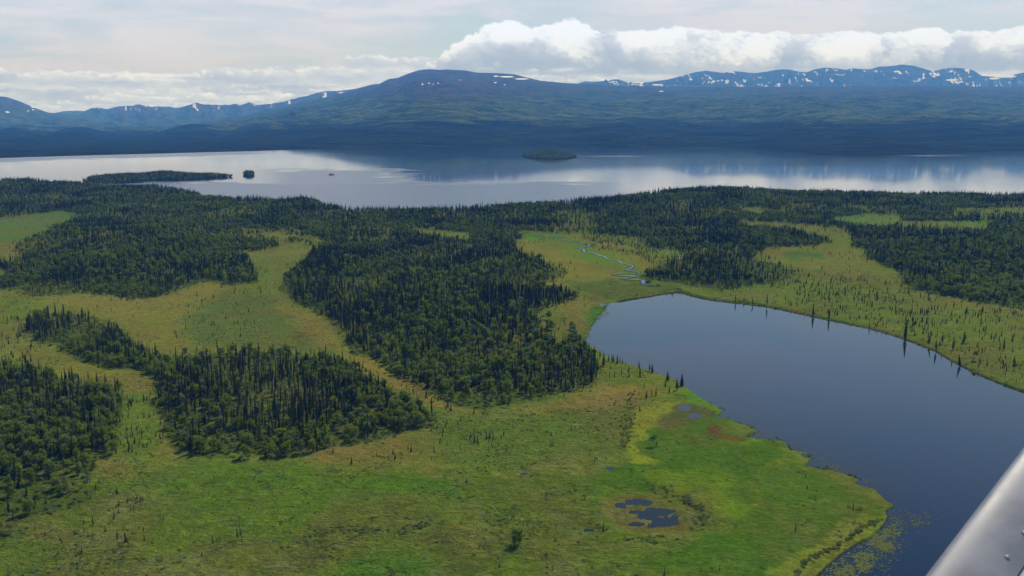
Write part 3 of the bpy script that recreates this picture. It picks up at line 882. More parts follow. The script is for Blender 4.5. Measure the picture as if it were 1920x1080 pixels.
# meandering creek: a ribbon of water lying in the valley meadow
creek_px = [(962, 437.5), (978, 438), (990, 436.5), (975, 440.5), (998, 442.5), (1018, 441), (1004, 444.5), (1030, 445.5), (1057, 444.5), (1052, 447.5), (1040, 448.5), (1062, 451), (1069, 454), (1086, 454.5), (1092, 457),
            (1105, 458.5), (1100, 463), (1082, 465), (1094, 468), (1096, 474), (1108, 474.5), (1118, 477), (1126, 480), (1134, 482), (1140, 486.5), (1152, 488.5), (1160, 490.5), (1166, 494), (1174, 495.5), (1186, 499.5), (1182, 504),
            (1174, 507.5), (1184, 508.5), (1198, 511), (1192, 513.5), (1168, 513), (1150, 516), (1170, 517.5), (1190, 518), (1180, 521), (1164, 523.5), (1180, 524.5), (1204, 526), (1206, 533), (1220, 536), (1238, 535)]


def ground_pt(px, py):
    px = np.asarray(px, float); py = np.asarray(py, float)
    z = np.zeros_like(px)
    for _ in range(12):
        X, Y = flat(px, py, z)
        z = z * 0.4 + terrain(X, Y)[0] * 0.6
    ex, ey = project(X, Y, z)
    bad = np.hypot(ex - px, ey - py) > 2.0
    X2, Y2 = flat(px, py, 0.4)
    return np.where(bad, X2, X), np.where(bad, Y2, Y), np.where(bad, 0.4, z)


cp_ = np.array(creek_px)
tt = np.arange(len(cp_)); ts = np.linspace(0, len(cp_) - 1, 420)
def cr(P, t):
    i = np.clip(t.astype(int), 0, len(P) - 2); f = (t - i)[:, None]
    g = lambda k: P[np.clip(i + k, 0, len(P) - 1)]
    return 0.5 * (2 * g(0) + (g(1) - g(-1)) * f + (2 * g(-1) - 5 * g(0) + 4 * g(1) - g(2)) * f ** 2 + (3 * g(0) - g(-1) - 3 * g(1) + g(2)) * f ** 3)
cxy = cr(cp_, ts)
cX, cY, cZ = ground_pt(cxy[:, 0], cxy[:, 1])
dX = np.gradient(cX); dY = np.gradient(cY); L = np.hypot(dX, dY) + 1e-6
wd = 0.25 + 0.7 * smooth((ts - 8) / 25) + 1.9 * fbm(ts * 0.5, ts * 0, 2, 8) ** 2.5
nX, nY = -dY / L, dX / L


def ribbon(w0, dz, extra=0.0):
    A = np.stack([cX + nX * w0, cY + nY * w0, cZ], -1); B = np.stack([cX - nX * w0, cY - nY * w0, cZ], -1)
    zc = np.minimum.accumulate(np.convolve(np.pad(cZ, 6, mode='edge'), np.ones(13) / 13, 'valid')) + dz
    A[:, 2] = np.maximum(terrain(A[:, 0], A[:, 1])[0], cZ) + dz; B[:, 2] = np.maximum(terrain(B[:, 0], B[:, 1])[0], cZ) + dz
    m_ = np.maximum(A[:, 2], B[:, 2]); A[:, 2] = m_; B[:, 2] = m_
    return np.stack([A, B], 1).reshape(-1, 3)


fc = np.array([(2 * i, 2 * i + 1, 2 * i + 3, 2 * i + 2) for i in range(len(ts) - 1)])
M_bank = mat_plain('creek_bank_sedge', (0.022, 0.045, 0.012), 0.95, 0.1, 0.4)
bk = link('creek_bank', mesh_np('creek_bank', ribbon(wd + 1.1, 0.30), fc, M_bank)); tag(bk, 'dark green sedge margin along the winding creek', kind='structure')
ck = link('creek_water', mesh_np('creek_water', ribbon(wd, 0.40), fc, M_pond, {'shallow': np.zeros(len(ts) * 2), 'ruffle': np.zeros(len(ts) * 2)}))
tag(ck, 'winding creek crossing the tan meadow to the pond', kind='structure')

# ---------------------------------------------------------------- far shore, hills and mountains
def layer(name, label, prof, D0, D1, Dend, shape_pow, rough, mat, base_prof=None, snow=None, nrow=90, a0=-0.62, a1=0.62, ncol=700, rockf=None, z0=-3.0, rnscale=1.0, sil_rough=0.03, shore=None, spur_f=30.0, spur_amp=0.5):
    """a landform whose crest is at distance D1 and shows the outline prof (photograph pixels)"""
    prof = np.array(prof, float)
    a = np.linspace(a0, a1, ncol)
    px = 960 + FPX * a * CP
    _, sl = ray(px, np.interp(px, prof[:, 0], prof[:, 1]))
    H = np.maximum(CAMH + sl * D1, 14.0)
    if shore is not None:
        shore = np.array(shore, float)
        _, ssl = ray(px, np.interp(px, shore[:, 0], shore[:, 1]))
        Ds = -CAMH / ssl
    else:
        Ds = np.full_like(a, D0)
    t = np.concatenate([np.linspace(0, 1, nrow) ** 1.25, 1 + np.linspace(0.04, 1, 14)])
    T, A = np.meshgrid(t, a, indexing='ij')
    Dd = np.where(T <= 1, Ds[None] + (D1 - Ds[None]) * T, D1 + (Dend - D1) * (T - 1))
    X, Y = A * Dd, Dd
    sh = np.where(T <= 1, T ** shape_pow, 1 - 0.55 * (T - 1))
    Hh = np.broadcast_to(H[None], T.shape)
    n = fbm(X / (1300 * rnscale), Y / (1300 * rnscale), 7, hash(name) % 97 if False else len(name) * 3, 0.52, True)
    n2 = fbm(X / (260 * rnscale), Y / (700 * rnscale), 5, 5 + len(name), 0.55, True)
    env = np.where(T <= 1, np.sin(np.clip(T, 0, 1) * math.pi) ** 0.8, 0.25 * (T - 1))
    Z = z0 + (Hh - z0) * sh + (n - 0.62) * rough * env + (n2 - 0.6) * rough * 0.35 * env + (n2 - 0.6) * rough * sil_rough * (T > 0.9)
    spur = fbm(A * spur_f + 0.6 * (n - .5), T * 1.6 + A * 3, 5, 60 + len(name), 0.55, True)
    Z = Z + (spur - 0.62) * rough * spur_amp * np.where(T <= 1, np.clip(T * 2.2, 0, 1) * np.clip((1.0 - T) * 5, 0, 1), 0)
    Z = np.maximum(Z, 1.5 + 6 * np.clip(T, 0, 1))
    Z = np.where(T <= 0.0, z0, Z)
    ppx, ppy = project(X, Y, Z)
    hmax = H.max()
    alt = np.clip(Z / 620.0, 0, 1.2) if rockf is None else rockf(ppx, ppy, Z, T, n, n2)[0]
    rk = np.zeros_like(Z) if rockf is None else rockf(ppx, ppy, Z, T, n, n2)[1]
    sn = np.zeros_like(Z) if snow is None else snow(ppx, ppy, Z, T, n, n2)
    o = link(name, mesh_np(name, np.stack([X, Y, Z], -1).reshape(-1, 3), grid_faces(*Z.shape), mat, {'alt': alt.ravel(), 'snow': sn.ravel(), 'rock': rk.ravel()}))
    tag(o, label, kind='structure')
    return o


M_mtn = mat_mountain('mountain_slopes', 0)


def blob(px, py, cx, cy_, rx, ry, s=1.0):
    return s * np.exp(-((px - cx) / rx) ** 2 - ((py - cy_) / ry) ** 2)


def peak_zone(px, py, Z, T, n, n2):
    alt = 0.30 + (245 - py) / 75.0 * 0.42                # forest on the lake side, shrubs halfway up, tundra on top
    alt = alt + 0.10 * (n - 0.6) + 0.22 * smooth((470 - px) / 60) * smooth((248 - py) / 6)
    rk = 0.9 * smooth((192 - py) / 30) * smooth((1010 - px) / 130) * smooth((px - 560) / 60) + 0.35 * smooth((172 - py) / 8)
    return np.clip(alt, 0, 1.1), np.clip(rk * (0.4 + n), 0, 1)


def peak_snow(px, py, Z, T, n, n2):
    s = np.zeros_like(px)
    for cx, cyy, r_ in ((792, 158, 2.6), (801, 157.5, 2.0), (805, 156.5, 2.6), (812, 157.5, 1.6), (821, 156, 2.2), (828, 155.5, 1.4)): s = np.maximum(s, blob(px, py, cx, cyy, r_, r_ * .8))
    for cx, cyy, rx, ry in [(950, 144, 18, 1.6), (978, 148, 16, 1.6), (930, 143, 6, 1.4), (929, 155, 4, 1.2), (946, 159, 2, 1.2), (1240, 171, 6, 1), (863, 150, 2, 1)]:
        s = np.maximum(s, blob(px, py, cx, cyy, rx, ry))
    return s


PEAK = [(-700, 262), (0, 250), (200, 248), (340, 240), (440, 222), (480, 214), (520, 206), (570, 194), (620, 183), (660, 173), (700, 162), (722, 157), (738, 148), (755, 146), (775, 137), (795, 131), (812, 129.5),
        (830, 131.5), (842, 130), (875, 132), (895, 136), (935, 137), (965, 139.5), (990, 146), (1010, 151), (1050, 155), (1090, 158), (1150, 160.5), (1300, 163), (1500, 162), (1700, 161), (1920, 163), (2700, 166)]
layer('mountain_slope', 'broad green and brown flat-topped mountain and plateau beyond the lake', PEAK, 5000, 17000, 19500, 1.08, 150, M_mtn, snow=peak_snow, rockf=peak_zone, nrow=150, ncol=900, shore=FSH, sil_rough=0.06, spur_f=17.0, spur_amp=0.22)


def low_zone(px, py, Z, T, n, n2):
    return np.clip(0.05 + 0.0 * py, 0, 1) + 0.1 * (n - 0.5), np.zeros_like(px)


LOWH = [(-700, 240), (-100, 238), (0, 246), (25, 243), (52, 238), (80, 243), (120, 250), (150, 240), (170, 237.5), (190, 239), (215, 246), (250, 251), (300, 252), (340, 240), (375, 232), (400, 233), (440, 240), (470, 238), (500, 236), (560, 244), (620, 256), (700, 266), (900, 268)]
layer('low_hill', 'low dark forested hills behind the far shore on the left', LOWH, 5600, 9500, 12000, 1.3, 55, M_mtn, rockf=low_zone, nrow=50, a0=-0.72, a1=-0.1, ncol=380, rnscale=0.7)


def left_zone(px, py, Z, T, n, n2):
    alt = 0.47 + (232 - py) / 60.0 * 0.6
    return np.clip(alt, 0, 1.1), np.clip(smooth((212 - py) / 25) * (0.5 + n) * smooth((140 - px) / 40), 0, 1)


def left_snow(px, py, Z, T, n, n2):
    s = np.zeros_like(px)
    for cx, cyy, rx, ry in [(14, 210, 6, 1.8), (61, 201, 2.5, 1.5), (62, 206, 2.5, 1.5), (52, 208, 4, 1)]: s = np.maximum(s, blob(px, py, cx, cyy, rx, ry))
    return s


LEFTM = [(-700, 230), (-300, 200), (-100, 186), (0, 181), (25, 179.5), (48, 182), (70, 190), (100, 204), (120, 211), (160, 215), (200, 221), (260, 229), (330, 236), (420, 246), (520, 255), (640, 262)]
layer('left_mountain', 'blue mountain shoulder on the left under the clouds', LEFTM, 10500, 18500, 22000, 1.15, 160, M_mtn, snow=left_snow, rockf=left_zone, nrow=80, a0=-0.75, a1=-0.2, ncol=420)


def range_zone(px, py, Z, T, n, n2):
    alt = 0.62 + (228 - py) / 40.0 * 0.5
    return np.clip(alt, 0, 1.1), np.clip(smooth((212 - py) / 14) * (0.4 + n), 0, 1)


def gully(px, T, f, seed):
    """thin lines running down the slope"""
    r = fbm(px / f + 0.9 * (fbm(px / 30, T * 14, 3, seed + 1) - .5) + T * 1.3, T * 5.0 + px / 160, 4, seed, .6, True)
    return r


def range_snow(px, py, Z, T, n, n2):
    g = smooth((gully(px, T, 9.0, 7) - 0.70) / 0.10)
    return 0.60 * g * smooth((214 - py) / 8) * smooth((py - 190 + (px > 540) * 30) / 5) * (vnoise(px / 16, py / 30, 5) > .45) + 0.30 * blob(px, py, 630, 176, 40, 5)


LRANGE = [(120, 235), (170, 222), (186, 208), (200, 203), (225, 205), (250, 199), (272, 200), (282, 196), (300, 199), (312, 203), (340, 200), (352, 203), (372, 198), (388, 193.5), (405, 196), (425, 198), (440, 196), (465, 198), (478, 194), (485, 191.5), (500, 197), (520, 195), (550, 190), (575, 184),
          (600, 176), (622, 171), (650, 170), (680, 166), (700, 160), (715, 157), (740, 160), (800, 175), (900, 190)]
layer('distant_range', 'jagged blue mountain range with snow gullies left of the flat-topped mountain', LRANGE, 15500, 23500, 26500, 1.1, 330, M_mtn, snow=range_snow, rockf=range_zone, nrow=110, a0=-0.5, a1=0.0, ncol=560, sil_rough=0.05, rnscale=1.3, spur_f=40.0, spur_amp=0.9)
layer('far_mountain', 'faint blue mountain far off between the left ranges', [(80, 225), (130, 212), (150, 208), (175, 207.5), (195, 209), (230, 225)], 25000, 27000, 28000, 1.0, 120, M_mtn, snow=range_snow, rockf=range_zone, nrow=30, a0=-0.53, a1=-0.38, ncol=120, rnscale=1.3)


def snowy_zone(px, py, Z, T, n, n2):
    return np.full_like(px, 0.95), np.clip(0.75 + 0.3 * n, 0, 1)


def snowy_snow(px, py, Z, T, n, n2):
    g = smooth((gully(px, T, 11.0, 5) - 0.68) / 0.10) * 0.46 + 0.24 * smooth((fbm(px / 26, py / 5, 4, 44) - 0.50) / 0.12)
    s = g * smooth((py - 124) / 8)
    s = s + blob(px, py, 1280, 140, 30, 8, 0.22) + blob(px, py, 1770, 142, 40, 14, 0.2) - blob(px, py, 1610, 150, 40, 12, 0.25) - blob(px, py, 1680, 146, 30, 12, 0.2)
    for cx, cyy, rx, ry in [(1885, 143, 26, 3.2), (1865, 147, 14, 2), (1195, 154.5, 14, 1.6), (1190, 158, 10, 1), (1235, 159, 16, 1.6), (1785, 150, 16, 2.4), (1150, 153, 3, 1.2), (1480, 152, 3, 6)]:
        s = np.maximum(s, blob(px, py, cx, cyy, rx, ry))
    return s


SNOWY = [(1020, 175), (1075, 158), (1090, 153), (1130, 153), (1142, 149), (1152, 149), (1165, 154), (1205, 154), (1240, 149), (1270, 141), (1290, 135), (1310, 132.5), (1340, 137), (1350, 134), (1360, 133.5), (1385, 136), (1400, 137), (1420, 134), (1440, 130), (1460, 130.5), (1472, 134), (1490, 135),
         (1505, 130), (1520, 127), (1540, 128.5), (1560, 131), (1575, 128), (1590, 130), (1605, 130), (1618, 125), (1640, 124), (1660, 121), (1680, 123), (1700, 129), (1716, 134), (1735, 129), (1755, 127), (1775, 129), (1790, 132), (1805, 142), (1830, 144), (1855, 142), (1880, 136), (1905, 131), (1930, 128), (2000, 122), (2200, 140), (2700, 150)]
layer('snowy_range', 'blue rocky mountain range streaked with snow above the plateau', SNOWY, 20000, 25000, 27500, 0.9, 430, M_mtn, snow=snowy_snow, rockf=snowy_zone, nrow=130, a0=-0.02, a1=0.68, ncol=900, sil_rough=0.045, z0=200, rnscale=1.35, spur_f=42.0, spur_amp=1.0)
# sheet of land that carries the far hills
B = 23500
bm = mesh_np('far_plain', [(-B, 5600, -2.5), (B, 5600, -2.5), (B, 28000, -2.5), (-B, 28000, -2.5)], [(0, 1, 2, 3)], M_mtn, {'alt': np.full(4, .1), 'snow': np.zeros(4), 'rock': np.zeros(4)})
tag(link('far_plain', bm), 'dark forested plain beyond the lake', kind='structure')

# ---------------------------------------------------------------- tree models
def jmesh(parts):
    """joins (verts, tris, material index) lists"""
    vs, fs_, mi = [], [], []; off = 0
    for v, f, m in parts:
        vs.append(v); fs_.append(np.asarray(f) + off); mi.append(np.full(len(f), m)); off += len(v)
    return np.concatenate(vs), np.concatenate(fs_), np.concatenate(mi)


def spruce_crown(seed, base=0.12, width=0.115, layers=17, per=8, gap=0.0, power=0.75, fat=1.0):
    """unit height crown of drooping boughs in uneven whorls"""
    r = np.random.default_rng(seed)
    V, F = [], []
    lean = r.normal(0, 0.01, 2)
    for i in range(layers):
        t = i / (layers - 1)
        z = base + (1 - base) * t ** 0.92
        rad = width * ((1 - t) ** power) * (0.55 + 0.45 * min(1, t * 6 + 0.45)) * r.uniform(0.72, 1.18) + 0.006
        n = per if t < 0.75 else max(4, per - 3)
        a0 = r.uniform(0, 6.28)
        for k in range(n):
            if r.random() < gap: continue
            a = a0 + k * 6.283 / n + r.normal(0, 0.18)
            rr = rad * r.uniform(0.65, 1.25)
            hw = 6.283 / n * 0.62 * fat
            dz = (1 - base) / layers
            cx, cyy = lean * z
            top = (cx, cyy, z + dz * 1.0)
            tip = (cx + rr * math.cos(a), cyy + rr * math.sin(a), z - dz * r.uniform(0.5, 1.3))
            m1 = (cx + rr * 0.62 * math.cos(a - hw), cyy + rr * 0.62 * math.sin(a - hw), z - dz * r.uniform(-0.1, 0.5))
            m2 = (cx + rr * 0.62 * math.cos(a + hw), cyy + rr * 0.62 * math.sin(a + hw), z - dz * r.uniform(-0.1, 0.5))
            b = len(V); V += [top, m1, tip, m2]; F += [(b, b + 1, b + 2), (b, b + 2, b + 3)]
    b = len(V); V += [(0.006, 0, 0.93), (-0.004, 0.005, 0.93), (-0.004, -0.005, 0.93), (lean[0], lean[1], 1.03)]
    F += [(b, b + 1, b + 3), (b + 1, b + 2, b + 3), (b + 2, b, b + 3)]
    return np.array(V), np.array(F)


def trunk(r0, r1, h, n=5, bend=0.0, seed=0, twigs=0):
    V, F = [], []
    rings = 4
    for i in range(rings):
        t = i / (rings - 1); rr = r0 + (r1 - r0) * t
        for k in range(n):
            a = k * 6.283 / n
            V.append((rr * math.cos(a) + bend * t * t, rr * math.sin(a), h * t - 0.02 * (i == 0)))
    for i in range(rings - 1):
        for k in range(n):
            a, b = i * n + k, i * n + (k + 1) % n
            F += [(a, b, b + n), (a, b + n, a + n)]
    r = np.random.default_rng(seed)
    for _ in range(twigs):
        z = r.uniform(0.12, 1.0) * h * 0.9; a = r.uniform(0, 6.28); l = r.uniform(0.02, 0.05)
        b = len(V)
        V += [(0, 0, z + 0.006), (0, 0, z - 0.006), (l * math.cos(a), l * math.sin(a), z - r.uniform(0, 0.03))]
        F.append((b, b + 1, b + 2))
    return np.array(V), np.array(F)


_t = (1 + 5 ** 0.5) / 2
ICO_V = np.array([(-1, _t, 0), (1, _t, 0), (-1, -_t, 0), (1, -_t, 0), (0, -1, _t), (0, 1, _t), (0, -1, -_t), (0, 1, -_t), (_t, 0, -1), (_t, 0, 1), (-_t, 0, -1), (-_t, 0, 1)], float)
ICO_V /= np.linalg.norm(ICO_V[0])
ICO_F = np.array([(0, 11, 5), (0, 5, 1), (0, 1, 7), (0, 7, 10), (0, 10, 11), (1, 5, 9), (5, 11, 4), (11, 10, 2), (10, 7, 6), (7, 1, 8), (3, 9, 4), (3, 4, 2), (3, 2, 6), (3, 6, 8), (3, 8, 9), (4, 9, 5), (2, 4, 11), (6, 2, 10), (8, 6, 7), (9, 8, 1)])


def leaf_crown(seed, lumps=9, leaves=260, z0=0.35, rad=0.30, leaf=0.05, core=0.52, tall=1.0):
    r = np.random.default_rng(seed)
    V, F = [], []; off = 0
    C = []
    for i in range(lumps):
        a = r.uniform(0, 6.28); t = r.uniform(0, 1)
        zz_ = z0 + (0.9 - z0) * t
        rr = rad * (0.35 + 0.5 * math.sin(math.pi * min(1, t * 0.8 + 0.15))) * r.uniform(0.3, 1)
        s = rad * r.uniform(0.36, 0.60)
        C.append((rr * math.cos(a), rr * math.sin(a), zz_, s))
    C.append((0, 0, 0.5 * (z0 + 0.9), rad * 0.7))
    for (x, y, z, s) in C:
        v = ICO_V * (s * core) * r.uniform(0.75, 1.2, (12, 1)) * np.array([1, 1, 1.1 * tall]) + (x, y, z)
        V.append(v); F.append(ICO_F + off); off += 12
    C = np.array(C)
    pick = r.choice(len(C), leaves, p=C[:, 3] ** 2 / (C[:, 3] ** 2).sum())
    d = r.normal(size=(leaves, 3)); d[:, 2] = d[:, 2] * 0.9 + 0.15; d /= np.linalg.norm(d, axis=1)[:, None]
    ctr = C[pick, :3] + d * C[pick, 3:4] * r.uniform(0.7, 1.12, (leaves, 1)) * np.array([1, 1, tall])
    n = d + r.normal(0, 0.55, (leaves, 3)); n /= np.linalg.norm(n, axis=1)[:, None]
    u = np.cross(n, r.normal(size=(leaves, 3))); u /= np.linalg.norm(u, axis=1)[:, None]
    v2 = np.cross(n, u); sz = leaf * r.uniform(0.6, 1.4, (leaves, 1))
    q = np.stack([ctr + u * sz, ctr + v2 * sz * 0.8, ctr - u * sz, ctr - v2 * sz * 0.8], 1).reshape(-1, 3)
    b = off + np.arange(leaves)[:, None] * 4
    V.append(q); F.append(np.concatenate([b + (0, 1, 2), b + (0, 2, 3)], 0))
    return np.concatenate(V), np.concatenate(F)


SPR = [dict(base=.10, width=.105, layers=18, per=8), dict(base=.16, width=.075, layers=20, per=7, power=.6), dict(base=.28, width=.070, layers=15, per=6, gap=.12, power=.55),
       dict(base=.06, width=.130, layers=16, per=8, power=.85), dict(base=.34, width=.060, layers=13, per=6, gap=.3, power=.5), dict(base=.20, width=.090, layers=18, per=7, gap=.05, power=.65)]
spr_crowns = [mesh_np('spruce_crown', *spruce_crown(100 + i, **k), M_spruce, smooth_shade=False) for i, k in enumerate(SPR)]
spr_trunks = [mesh_np('spruce_trunk', *trunk(.0115, .003, .95, 5, 0, i, 10 if i in (2, 4) else 4), M_bark) for i in range(len(SPR))]
BIR = [dict(lumps=9, z0=.38, rad=.30, leaves=240), dict(lumps=11, z0=.30, rad=.36, leaves=280), dict(lumps=8, z0=.42, rad=.24, leaves=220), dict(lumps=12, z0=.22, rad=.42, leaves=300, leaf=.055)]
bir_crowns = [mesh_np('birch_crown', *leaf_crown(200 + i, **k), M_birch, smooth_shade=False) for i, k in enumerate(BIR)]
bir_trunks = [mesh_np('birch_trunk', *trunk(.018, .006, .72, 5, .03, i), M_bark2) for i in range(len(BIR))]

proto_sets = {}


def proto_collection(name, meshes):
    c = bpy.data.collections.new(name)
    for i, me in enumerate(meshes):
        o = bpy.data.objects.new('%s_%02d' % (name, i), me)
        c.objects.link(o)
    proto_sets[name] = c
    return c


def combine(crown, tr, mats):
    def g(me):
        v = np.empty(len(me.vertices) * 3, np.float32); me.vertices.foreach_get('co', v)
        f = np.empty(len(me.polygons) * 3, np.int32); me.loops.foreach_get('vertex_index', f)
        return v.reshape(-1, 3), f.reshape(-1, 3)
    v, f, m = jmesh([(*g(crown), 0), (*g(tr), 1)])
    return mesh_np(crown.name + '_whole', v, f, mats, smooth_shade=False, mat_idx=m)


C_spr = proto_collection('spruce_model', [combine(c, t_, [M_spruce, M_bark]) for c, t_ in zip(spr_crowns, spr_trunks)])
C_bir = proto_collection('birch_model', [combine(c, t_, [M_birch, M_bark2]) for c, t_ in zip(bir_crowns, bir_trunks)])
far_spr = [mesh_np('far_spruce', *spruce_crown(300 + i, base=.08, width=w_, layers=9, per=6, fat=1.15), M_spruce, smooth_shade=False) for i, w_ in enumerate((.11, .09, .135, .075))]
C_fspr = proto_collection('far_spruce_model', far_spr)
far_bir = [mesh_np('far_birch', *leaf_crown(400 + i, lumps=6, leaves=60, z0=.25, rad=.36, leaf=.085, core=.85), M_birch, smooth_shade=False) for i in range(3)]
C_fbir = proto_collection('far_birch_model', far_bir)
bog_m = [mesh_np('bog_spruce', *spruce_crown(500 + i, base=.05, width=w_, layers=11, per=6, gap=.1, power=.7), M_spruce, smooth_shade=False) for i, w_ in enumerate((.11, .14, .085, .17))]
C_bog = proto_collection('bog_spruce_model', bog_m)
shr_m = [mesh_np('willow_shrub', *leaf_crown(600 + i, lumps=l_, leaves=110, z0=.05, rad=.9, leaf=.16, core=.7, tall=.55), M_shrub, smooth_shade=False) for i, l_ in enumerate((6, 8, 5, 9))]
C_shr = proto_collection('willow_shrub_model', shr_m)


def scatter(name, P, S, RZ, IDX, coll, label, tilt=0.02):
    me = bpy.data.meshes.new(name)
    n = len(P)
    me.vertices.add(n); me.vertices.foreach_set('co', np.asarray(P, np.float32).ravel())
    rot = np.stack([rng.normal(0, tilt, n), rng.normal(0, tilt, n), RZ], -1).astype(np.float32)
    at = me.attributes.new('rot', 'FLOAT_VECTOR', 'POINT'); at.data.foreach_set('vector', rot.ravel())
    at = me.attributes.new('scl', 'FLOAT_VECTOR', 'POINT'); at.data.foreach_set('vector', np.asarray(S, np.float32).ravel())
    at = me.attributes.new('idx', 'INT', 'POINT'); at.data.foreach_set('value', np.asarray(IDX, np.int32))
    o = link(name, me)
    g = bpy.data.node_groups.new(name + '_nodes', 'GeometryNodeTree')
    g.interface.new_socket('Geometry', in_out='INPUT', socket_type='NodeSocketGeometry')
    g.interface.new_socket('Geometry', in_out='OUTPUT', socket_type='NodeSocketGeometry')
    gi = g.nodes.new('NodeGroupInput'); go = g.nodes.new('NodeGroupOutput')
    ip = g.nodes.new('GeometryNodeInstanceOnPoints'); ci = g.nodes.new('GeometryNodeCollectionInfo')
    ci.inputs['Collection'].default_value = coll
    ci.inputs['Separate Children'].default_value = True
    ci.inputs['Reset Children'].default_value = True
    ip.inputs['Pick Instance'].default_value = True
    def named(nm, typ):
        a = g.nodes.new('GeometryNodeInputNamedAttribute'); a.data_type = typ; a.inputs['Name'].default_value = nm
        return [s for s in a.outputs if s.enabled and s.name == 'Attribute'][0]
    g.links.new(gi.outputs[0], ip.inputs['Points']); g.links.new(ci.outputs[0], ip.inputs['Instance'])
    g.links.new(named('idx', 'INT'), ip.inputs['Instance Index'])
    g.links.new(named('scl', 'FLOAT_VECTOR'), ip.inputs['Scale'])
    er = g.nodes.new('FunctionNodeEulerToRotation'); g.links.new(named('rot', 'FLOAT_VECTOR'), er.inputs[0])
    g.links.new(er.outputs[0], ip.inputs['Rotation'])
    g.links.new(ip.outputs[0], go.inputs[0])
    md = o.modifiers.new('scatter', 'NODES'); md.node_group = g
    tag(o, label, kind='stuff')
    return o


# ---------------------------------------------------------------- where trees stand
def candidates(n, y0, y1, amax=0.66):
    Y = np.sqrt(rng.uniform(y0 ** 2, y1 ** 2, n)); X = Y * rng.uniform(-amax, amax, n)
    return X, Y


def area(y0, y1, amax=0.66): return amax * (y1 ** 2 - y0 ** 2)


bands = [(230, 800, 1250, 1), (800, 1400, 880, 1), (1400, 2350, 600, 1)]
SX, SY, SZ, SH, ST = [], [], [], [], []
BX, BY, BZ, BH = [], [], [], []
for y0, y1, dens, _ in bands:
    n = int(area(y0, y1) / 1e4 * dens)
    X, Y = candidates(n, y0, y1)
    Z, px, py = terrain(X, Y)
    f = sample(forest_r, px, py)
    Yr, _h = ridge_of(X / Y)
    edge = fbm(X / 18, Y / 18, 3, 201)
    keep = (rng.random(n) < np.clip((f - 0.22 - 0.75 * (edge - 0.5)) * 1.9, 0.02 * (f > 0.02), 1)) & (Z > 0.25) & (Y < Yr + 60)
    patchy = fbm(X / 45, Y / 45, 3, 222)
    open_ = fbm(X / 90, Y / 120, 4, 233)
    keep &= rng.random(n) < (0.30 + 0.9 * smooth((patchy - 0.30) / 0.3)) * (0.35 + 0.8 * smooth((open_ - 0.36) / 0.16))
    X, Y, Z, px, py, f = [v[keep] for v in (X, Y, Z, px, py, f)]
    lf = sample(leaf_r, px, py) + (fbm(X / 55, Y / 70, 4, 301) - 0.5) * np.clip(sample(leaf_r, px, py) * 4.0, 0.3, 1.7)
    isl = rng.random(len(X)) < np.clip(lf, 0.03, 0.92)
    hn = fbm(X / 60, Y / 60, 2, 401)
    s = ~isl
    SX.append(X[s]); SY.append(Y[s]); SZ.append(Z[s]); SH.append((3.6 + 9.6 * rng.beta(1.6, 2.1, s.sum())) * (0.74 + 0.5 * hn[s]))
    b = isl & (rng.random(len(X)) < 0.8)
    fs_ = 0.5 + 0.5 * smooth(f / 0.95)
    SH[-1] *= fs_[s]
    BX.append(X[b]); BY.append(Y[b]); BZ.append(Z[b]); BH.append((3.4 + 4.4 * rng.random(b.sum())) * (0.8 + 0.4 * hn[b]))
SX, SY, SZ, SH, BX, BY, BZ, BH = [np.concatenate(v) for v in (SX, SY, SZ, SH, BX, BY, BZ, BH)]

# stunted bog trees
n = int(area(230, 1500) / 1e4 * 700)
X, Y = candidates(n, 230, 1500)
Z, px, py = terrain(X, Y)
bd = sample(bog_r, px, py) * smooth((fbm(X / 14, Y / 14, 3, 501) - 0.34) / 0.25) * 1.15 + 0.012 * (sample(pond_r, px, py) < .01)
keep = (rng.random(n) < bd * 0.40) & (Z > 0.3) & (sample(forest_r, px, py) < 0.5)
GX, GY, GZ = X[keep], Y[keep], Z[keep]
GH = 1.5 + 3.6 * rng.beta(1.3, 2.6, len(GX))
GH = GH * np.where(project(GX, GY, GZ)[0] > 1050, 1.2, 1.0)
vivid = sample(alb, *project(GX, GY, GZ))
ok = ~((vivid[:, 1] > vivid[:, 0] * 2.2) & (rng.random(len(GX)) < .97))
GX, GY, GZ, GH = GX[ok], GY[ok], GZ[ok], GH[ok]

# low willow and dwarf-birch clumps on the meadow
n = int(area(230, 1000) / 1e4 * 3200)
X, Y = candidates(n, 230, 1000)
Z, px, py = terrain(X, Y)
tf = sample(tuft_r, px, py)
pn = fbm(X / 22, Y / 22, 4, 601); pn2 = fbm(X / 5, Y / 5, 2, 611)
fr = sample(forest_r, px, py)
keep = (rng.random(n) < (0.10 + smooth((pn - 0.42) / 0.2)) * smooth((pn2 - .3) / .35) * np.clip(tf - 0.1, 0, 1) * 1.1 + 0.32 * (fr > .2)) & (Z > 0.3)
WX, WY, WZ = X[keep], Y[keep], Z[keep]
WS = (0.34 + 0.80 * rng.beta(1.4, 3, len(WX))) * (1 + 1.2 * (fr[keep] > .2) * rng.random(keep.sum()))

